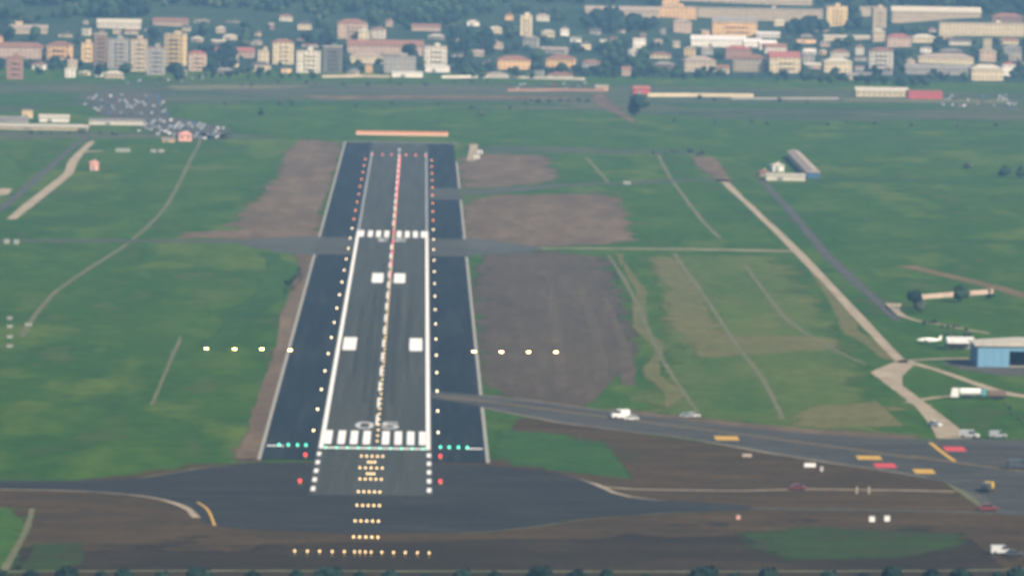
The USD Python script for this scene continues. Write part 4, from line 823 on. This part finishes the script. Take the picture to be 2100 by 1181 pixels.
vehicle(1917, 874, -.8, 4.3, 1.8, 1.5, 'car_white', 'white car on the gravel yard bend', False, 'car', 'car')
vehicle(2046, 898, .1, 5.2, 2.0, 2.1, 'car_silver', 'pale van by the apron edge right of the gravel yard')
vehicle(2090, 962, .1, 6.5, 2.3, 2.6, 'car_dark', 'dark van at the right edge of the apron')
vehicle(2026, 1048, .15, 5.0, 2.0, 2.0, 'car_red', 'dark red pickup where the service roads meet', False, 'car', 'car')
vehicle(1637, 1004, 0, 4.2, 1.8, 1.5, 'car_red', 'dark red car on the thin service road', False, 'car', 'car')
vehicle(2052, 1136, .1, 5.0, 2.0, 2.1, 'car_white', 'white van at the bottom right corner')
vehicle(2080, 1140, .1, 4.4, 1.8, 1.5, 'car_dark', 'dark car at the bottom right corner', False, 'car', 'car')
# yellow and dark follow-me truck on the apron
t = thing('service_truck', 'dark service truck with yellow body on the apron', 'truck', G(2024, 1008) + np.array([0, 0, Z8]), 1.2)
obj('cab', prism([(1.4, .5), (3.2, .5), (3.2, 1.5), (2.8, 2.4), (1.4, 2.4)], 2.1), M['yellow_metal'], t); obj('load_bed', box(4.4, 2.1, .3, (-.9, 0, .9)), M['dark'], t); obj('load', box(3.4, 1.9, 1.2, (-1.2, 0, 1.65)), M['car_dark'], t)
obj('windscreen', box(.05, 1.8, .7, (3.03, 0, 1.9)), M['glass'], t)
for x in (2.3, -2.2):
    for s in (-1, 1): obj('wheel', cyl(.45, .3, (x, s*.95, .45), 14, 'y'), M['dark'], t)
# articulated lorry
t = thing('lorry', 'articulated lorry with pale front and dark trailer on the tan road', 'lorry', G(2008, 818) + np.array([0, 0, Z6]), math.pi - .06)
obj('cab', prism([(6.4, .5), (8.8, .5), (8.8, 1.6), (8.5, 3.1), (6.4, 3.2)], 2.4), M['white_metal'], t); obj('windscreen', box(.06, 2.1, .9, (8.72, 0, 2.4)), M['glass'], t)
obj('tank', join(cyl(1.15, 6.4, (2.8, 0, 2.1), 18, 'x')), M['white_metal'], t, smooth=40); obj('chassis', box(15.6, 1.6, .35, (-.4, 0, .95)), M['dark'], t)
M['teal'] = mat_plain('teal_sheet', (.10, .30, .32), .6, .3)
obj('tank_end', box(1.6, 2.3, 1.9, (-1.4, 0, 2.05)), M['teal'], t)
obj('trailer_load', box(5.6, 2.3, 1.5, (-5.4, 0, 1.9)), M['w_brown'], t)
for x in (7.6, 4.6, 3.4, -4.6, -5.9, -7.2):
    for s in (-1, 1): obj('wheel', cyl(.5, .32, (x, s*1.0, .5), 16, 'y'), M['dark'], t)
# small equipment
M['w_dull'] = mat_plain('dull_box', (.26, .28, .25), .85, .2, var=.15)
def cabinet(px, py, w, h, label, name='equipment_cabinet', legs=False, mat='white_metal'):
    q = G(px, py); t = thing(name, label, 'cabinet' if name != 'sign_board' else 'sign', q)
    z0 = .5 if legs else 0
    obj('housing', box(w, .8 if not legs else .25, h, (0, 0, z0 + h/2)), M[mat], t)
    obj('lid' if not legs else 'frame', box(w + .14, .95 if not legs else .3, .1, (0, 0, z0 + h + .05)), M['metal'], t)
    if legs:
        for s in (-1, 1): obj('post', cyl(.06, .5, (s*w*.36, 0, .25), 8), M['metal'], t)
cabinet(1661, 961, 3.2, 1.1, 'white sign board in the brown earth below the taxiway', 'sign_board', True)
cabinet(1685, 966, .8, 1.3, 'narrow pale cabinet right of the white sign board', mat='w_pale')
cabinet(1532, 940, 2.6, .8, 'low tan sign board in the brown earth left of the white one', 'sign_board', True, 'w_tan')
cabinet(1788, 1069, 1.4, 1.4, 'left white box of the pair in the foreground earth')
cabinet(1819, 1068, 1.4, 1.4, 'right white box of the pair in the foreground earth')
cabinet(1514, 1064, 1.0, 1.0, 'pale pinkish box in the foreground earth', mat='w_pink2')
cabinet(14, 500, 2.4, 2.0, 'left pale box of the pair on the left access road', mat='w_dull'); cabinet(34, 501, 2.2, 2.0, 'right pale box of the pair on the left access road', mat='w_dull')
for i, y in enumerate((655, 672, 693, 712)): cabinet(20, y, 1.9, 1.0, f"{('topmost', 'second', 'third', 'lowest')[i]} pale box in the column at the left edge of the meadow", mat='w_dull')
cabinet(252, 312, 8, 2.0, 'long pale box in the far left meadow', mat='w_dull'); cabinet(315, 313, 3.2, 1.8, 'left pale box of the far left pair', mat='w_dull'); cabinet(331, 313, 3.2, 1.8, 'right pale box of the far left pair', mat='w_dull')
cabinet(1286, 378, 4, 1.6, 'pale box on the grey cross track', mat='w_dull'); cabinet(58, 668, 2.4, 1.0, 'pale box on the track in the left meadow', mat='w_dull')
cabinet(1757, 1012, .5, 1.8, 'thin left marker post below the service road', mat='w_tan'); cabinet(1782, 1012, .5, 1.8, 'thin right marker post below the service road', mat='w_tan')
for i, (x, y) in enumerate(((10, 392), (-12, 396))): pass
field('sand_heap', [(-20, 386), (26, 386), (34, 396), (10, 402), (-20, 402)], M['tan'], Z3, 'sandy patch at the left edge beside the grey road', 'sand', 1.5, 2.5)

# ------------------------------------------------------------------ trees that can be told apart
tree(1874, 634, 40, 0, 'round dark tree at the left end of the pinkish wall'); tree(1888, 642, 26, 3, 'bush under the round dark tree by the pinkish wall')
tree(1970, 620, 34, 1, 'broad dark tree in the middle of the pinkish wall'); tree(2031, 616, 26, 2, 'narrow dark tree at the right end of the pinkish wall')
tree(361, 168, 40, 0, 'big dark tree before the yellow apartment tower'); tree(205, 160, 30, 0, 'dark tree before the brown apartment tower'); tree(536, 240, 22, 2, 'lone dark tree in the green strip beyond the runway')
tree(1985, 348, 16, 3, 'bush in the right meadow, left of the two'); tree(2060, 366, 24, 1, 'bushy tree at the right edge of the upper meadow'); tree(2095, 366, 22, 1, 'bushy tree cut by the right edge of the upper meadow')
tree(1305, 240, 46, 0, 'tall dark tree beside the earthworks strip'); tree(1322, 228, 34, 2, 'narrow dark tree right of the earthworks strip')
tree(840, 125, 36, 0, 'round tree before the long pinkish roof'); tree(985, 240, 14, 3, 'small bush in the scrubland')
# treetops along the bottom
bp = proto('near_tree_kind'); obj('trunk', join(cyl(.3, 5, (0, 0, 2.5), 9, r2=.16), cyl(.12, 3, (.7, .3, 4.4), 7, r2=.06)), M['bark'], bp); obj('crown', crown(3.3, 6.5, 1.8, 8, 1800, 555), M['leaf_dark'], bp)
NT = ((-10, 1166, 5.2), (60, 1166, 5.4), (130, 1158, 6.6), (208, 1166, 3.2), (258, 1162, 5.6), (336, 1166, 4), (408, 1160, 6.4), (512, 1168, 5), (605, 1164, 4.6), (672, 1158, 7.2), (740, 1168, 4), (806, 1166, 5), (872, 1172, 4), (944, 1163, 5), (1012, 1166, 4.6), (1108, 1156, 6), (1176, 1164, 5.6), (1240, 1163, 4.4),
      (1320, 1172, 4), (1440, 1158, 7.2), (1510, 1172, 4), (1578, 1160, 5), (1705, 1166, 5), (1768, 1170, 4.4), (1832, 1158, 5.6), (1908, 1164, 5.4), (1972, 1160, 5.8), (2040, 1170, 4.4), (2092, 1158, 6.4))
for i, (x, ytop, wd_) in enumerate(NT):
    q = G(x, 1232); hh = (1232 - ytop)*dist(q)/FPX; s = hh/8.6
    q[1] += random.uniform(-1.5, 1.5)
    copy_of(bp, 'roadside_tree', q, random.random()*6.28, 'dark leafy tree in the row along the bottom edge, only its top in view', 'tree', 'treetops along the bottom edge', scale=(wd_/6.6, wd_/6.6, s))

# town and hedge trees
def free(x, y):
    return not any(a < x < b and c_ < y < d_ for a, b, c_, d_ in OCC)
NAMED = BASE; n_ = 0; rt = random.Random(11); tries = 0
while n_ < 300 and tries < 12000:
    tries += 1
    x, y = rt.uniform(-30, 2130), rt.triangular(78, 172, 150)
    lim = 158 + (x - 300)*.008
    front = rt.random() < .5
    if y > lim or not free(x, y) or (not front and (not free(x, y - 4) or not free(x, y - 10))): continue
    kd = rt.choice((0, 0, 1, 1, 2, 3, 4)); hp = (rt.uniform(10, 18) if front else rt.uniform(13, 27)) if kd != 3 else rt.uniform(8, 13)
    names = ('round dark', 'broad green', 'tapering dark', 'low grey-green', 'slim dark')
    nb = min((b for b in NAMED if len(b[3].split()) <= 8), key=lambda b: math.hypot(max(abs(b[0] - x) - b[2], 0), 1.6*(b[1] - y)))
    side = 'left of' if x < nb[0] - nb[2] else 'right of' if x > nb[0] + nb[2] else 'in front of' if y > nb[1] else 'behind'
    if math.hypot(max(abs(nb[0] - x) - nb[2], 0), nb[1] - y) > 60: side = 'well ' + side if side != 'in front of' else 'well before'
    lab = f'{names[kd]} tree {side} the {nb[3]}'
    tree(x, y, hp, kd, lab, lab.replace(' tree ', ' trees ')); n_ += 1
rt = random.Random(5)
for (xa, ya, xb, yb_, n__, lab, *hh_) in ((420, 214, 1210, 224, 9, 'low bush in the hedge between scrubland and green strip'), (1330, 250, 2100, 262, 10, 'low bush in the far right hedge'), (1340, 312, 1450, 318, 7, 'dark bush left of the broad end of the dirt road'),
                                   (1300, 206, 1700, 214, 5, 'low bush in the scrubland below the pale wall'), (430, 174, 1030, 172, 14, 'low bush along the grey main road at the centre'), (1060, 212, 1220, 206, 8, 'low bush left of the earthworks strip'), (1090, 150, 1400, 158, 24, 'dark bushy tree in the belt right of the pair of orange houses', 18), (1640, 166, 1900, 178, 22, 'dark bushy tree in the belt below the single cream villa', 17), (930, 150, 1010, 152, 6, 'dark bushy tree between the cubic block and the orange houses', 18), (400, 160, 650, 162, 12, 'dark bushy tree in the row below the peaked house', 14), (60, 274, 260, 278, 9, 'low bush by the long tan shed'), (1940, 690, 2000, 686, 4, 'shrub behind the white canopy'), (1890, 664, 1990, 676, 8, 'dark shrub along the curved pale track'), (2060, 832, 2110, 876, 6, 'green shrub below the lorry at the right edge')):
    for i in range(n__):
        f_ = (i + rt.random()*.8)/n__
        tree(xa + (xb - xa)*f_, ya + (yb_ - ya)*f_ + rt.uniform(-4, 4), hh_[0]*rt.uniform(.7, 1.25) if hh_ else rt.uniform(6, 11), rt.choice((0, 1, 0)) if hh_ else 3, lab, lab.replace('low bush', 'low bushes').replace('dark bush ', 'dark bushes ').replace('bushy tree', 'bushy trees').replace('shrub', 'shrubs'))

# the wooded hill: far-off wood that reads as one mass
occ = OCC
def project(p):
    d = np.asarray(p) - EYE; z = d @ _F
    return PW/2 + FPX*(d @ _R)/z, PH/2 - FPX*(d @ _U)/z
wood = {0: [], 1: [], 2: [], 3: []}
gw = np.random.default_rng(3)
N = 15000
X = gw.uniform(-1000, 1050, N); Y = 4190 + 1800*gw.random(N)**1.25; Zt = terrain(X, Y)
pts = np.stack([X, Y, Zt], 1); px, py = project(pts)
dens = meshkit.fbm(np.stack([X/90, Y/120, X*0], 1), 3, 4)
keep = (dens > .40)
near = (py > 95)
keep &= ~(near & (gw.random(N) < .45))
for a, b, c_, d_ in OCC:
    keep &= ~((px > a - 6) & (px < b + 6) & (py > c_ + 2) & (py < d_ + 12))
pts, dens = pts[keep], dens[keep]
pid = np.where(dens > .56, gw.choice([0, 2, 0, 1], len(pts)), gw.choice([1, 0, 3, 1], len(pts)))
for (xa, xb, ya, yb_, n__) in ((1198, 1272, 30, 66, 60), (1738, 1762, 12, 60, 30), (1990, 2110, 0, 26, 50), (408, 482, 108, 146, 40), (628, 690, 84, 100, 16), (-20, 22, 58, 84, 20), (190, 300, 0, 34, 60), (1290, 1345, 44, 66, 18), (1640, 1690, 46, 72, 26), (930, 1010, 74, 110, 40)):
    for _ in range(n__):
        x_, y_ = gw.uniform(xa, xb), gw.uniform(ya + 6, yb_ + 4)
        pts = np.vstack([pts, G(x_, y_)]); pid = np.append(pid, gw.choice([0, 0, 2]))
pi = UsdGeom.PointInstancer.Define(stage, '/World/hill_wood')
for i in range(4):
    px_ = UsdGeom.Xform.Define(stage, f'/World/hill_wood/kinds/{("round", "broad", "tapering", "olive")[i]}_tree')
    r, h, z0, lobes, lv, mt, con = ((4.6, 9, 1.2, 4, 60, 'leaf_dark', False), (5.4, 8, 1.2, 4, 60, 'leaf_mid', False), (3.4, 11, .8, 3, 60, 'leaf_dark', True), (3.8, 5.5, .8, 3, 50, 'leaf_olive', False))[i]
    cm = crown(r, h, z0, lobes, lv, 300 + i, con); usdkit.mesh(stage, str(px_.GetPath()) + '/crown', cm, M[mt])
    usdkit.mesh(stage, str(px_.GetPath()) + '/trunk', cyl(.3, 4, (0, 0, 2), 5), M['bark'])
    pi.CreatePrototypesRel().AddTarget(px_.GetPath())
pi.CreateProtoIndicesAttr(Vt.IntArray.FromNumpy(pid.astype(np.int32))); pi.CreatePositionsAttr(Vt.Vec3fArray.FromNumpy((pts - [0, 0, .3]).astype(np.float32)))
sc_ = gw.uniform(.7, 1.25, len(pts)); pi.CreateScalesAttr(Vt.Vec3fArray.FromNumpy(np.stack([sc_, sc_, sc_*gw.uniform(.85, 1.15, len(pts))], 1).astype(np.float32)))
an = gw.uniform(0, 2*math.pi, len(pts)); pi.CreateOrientationsAttr(Vt.QuathArray([Gf.Quath(float(math.cos(a/2)), 0, 0, float(math.sin(a/2))) for a in an]))
tag(pi, 'dense hazy woodland covering the hillside behind the town', 'woodland', kind='stuff')

# ------------------------------------------------------------------ haze
hz = usdkit.material(stage, '/World/Looks/haze_air', {'v': ('principled_volume', {'color': (.26, .58, 1.0), 'absorption_color': (1, 1, 1), 'density': .000076, 'anisotropy': 0.0})}, volume='v.volume')
tag(obj('haze', box(18600, 15000, 520, (0, 4500, 250)), hz), 'thin bluish haze lying over the whole valley', 'haze', kind='stuff')
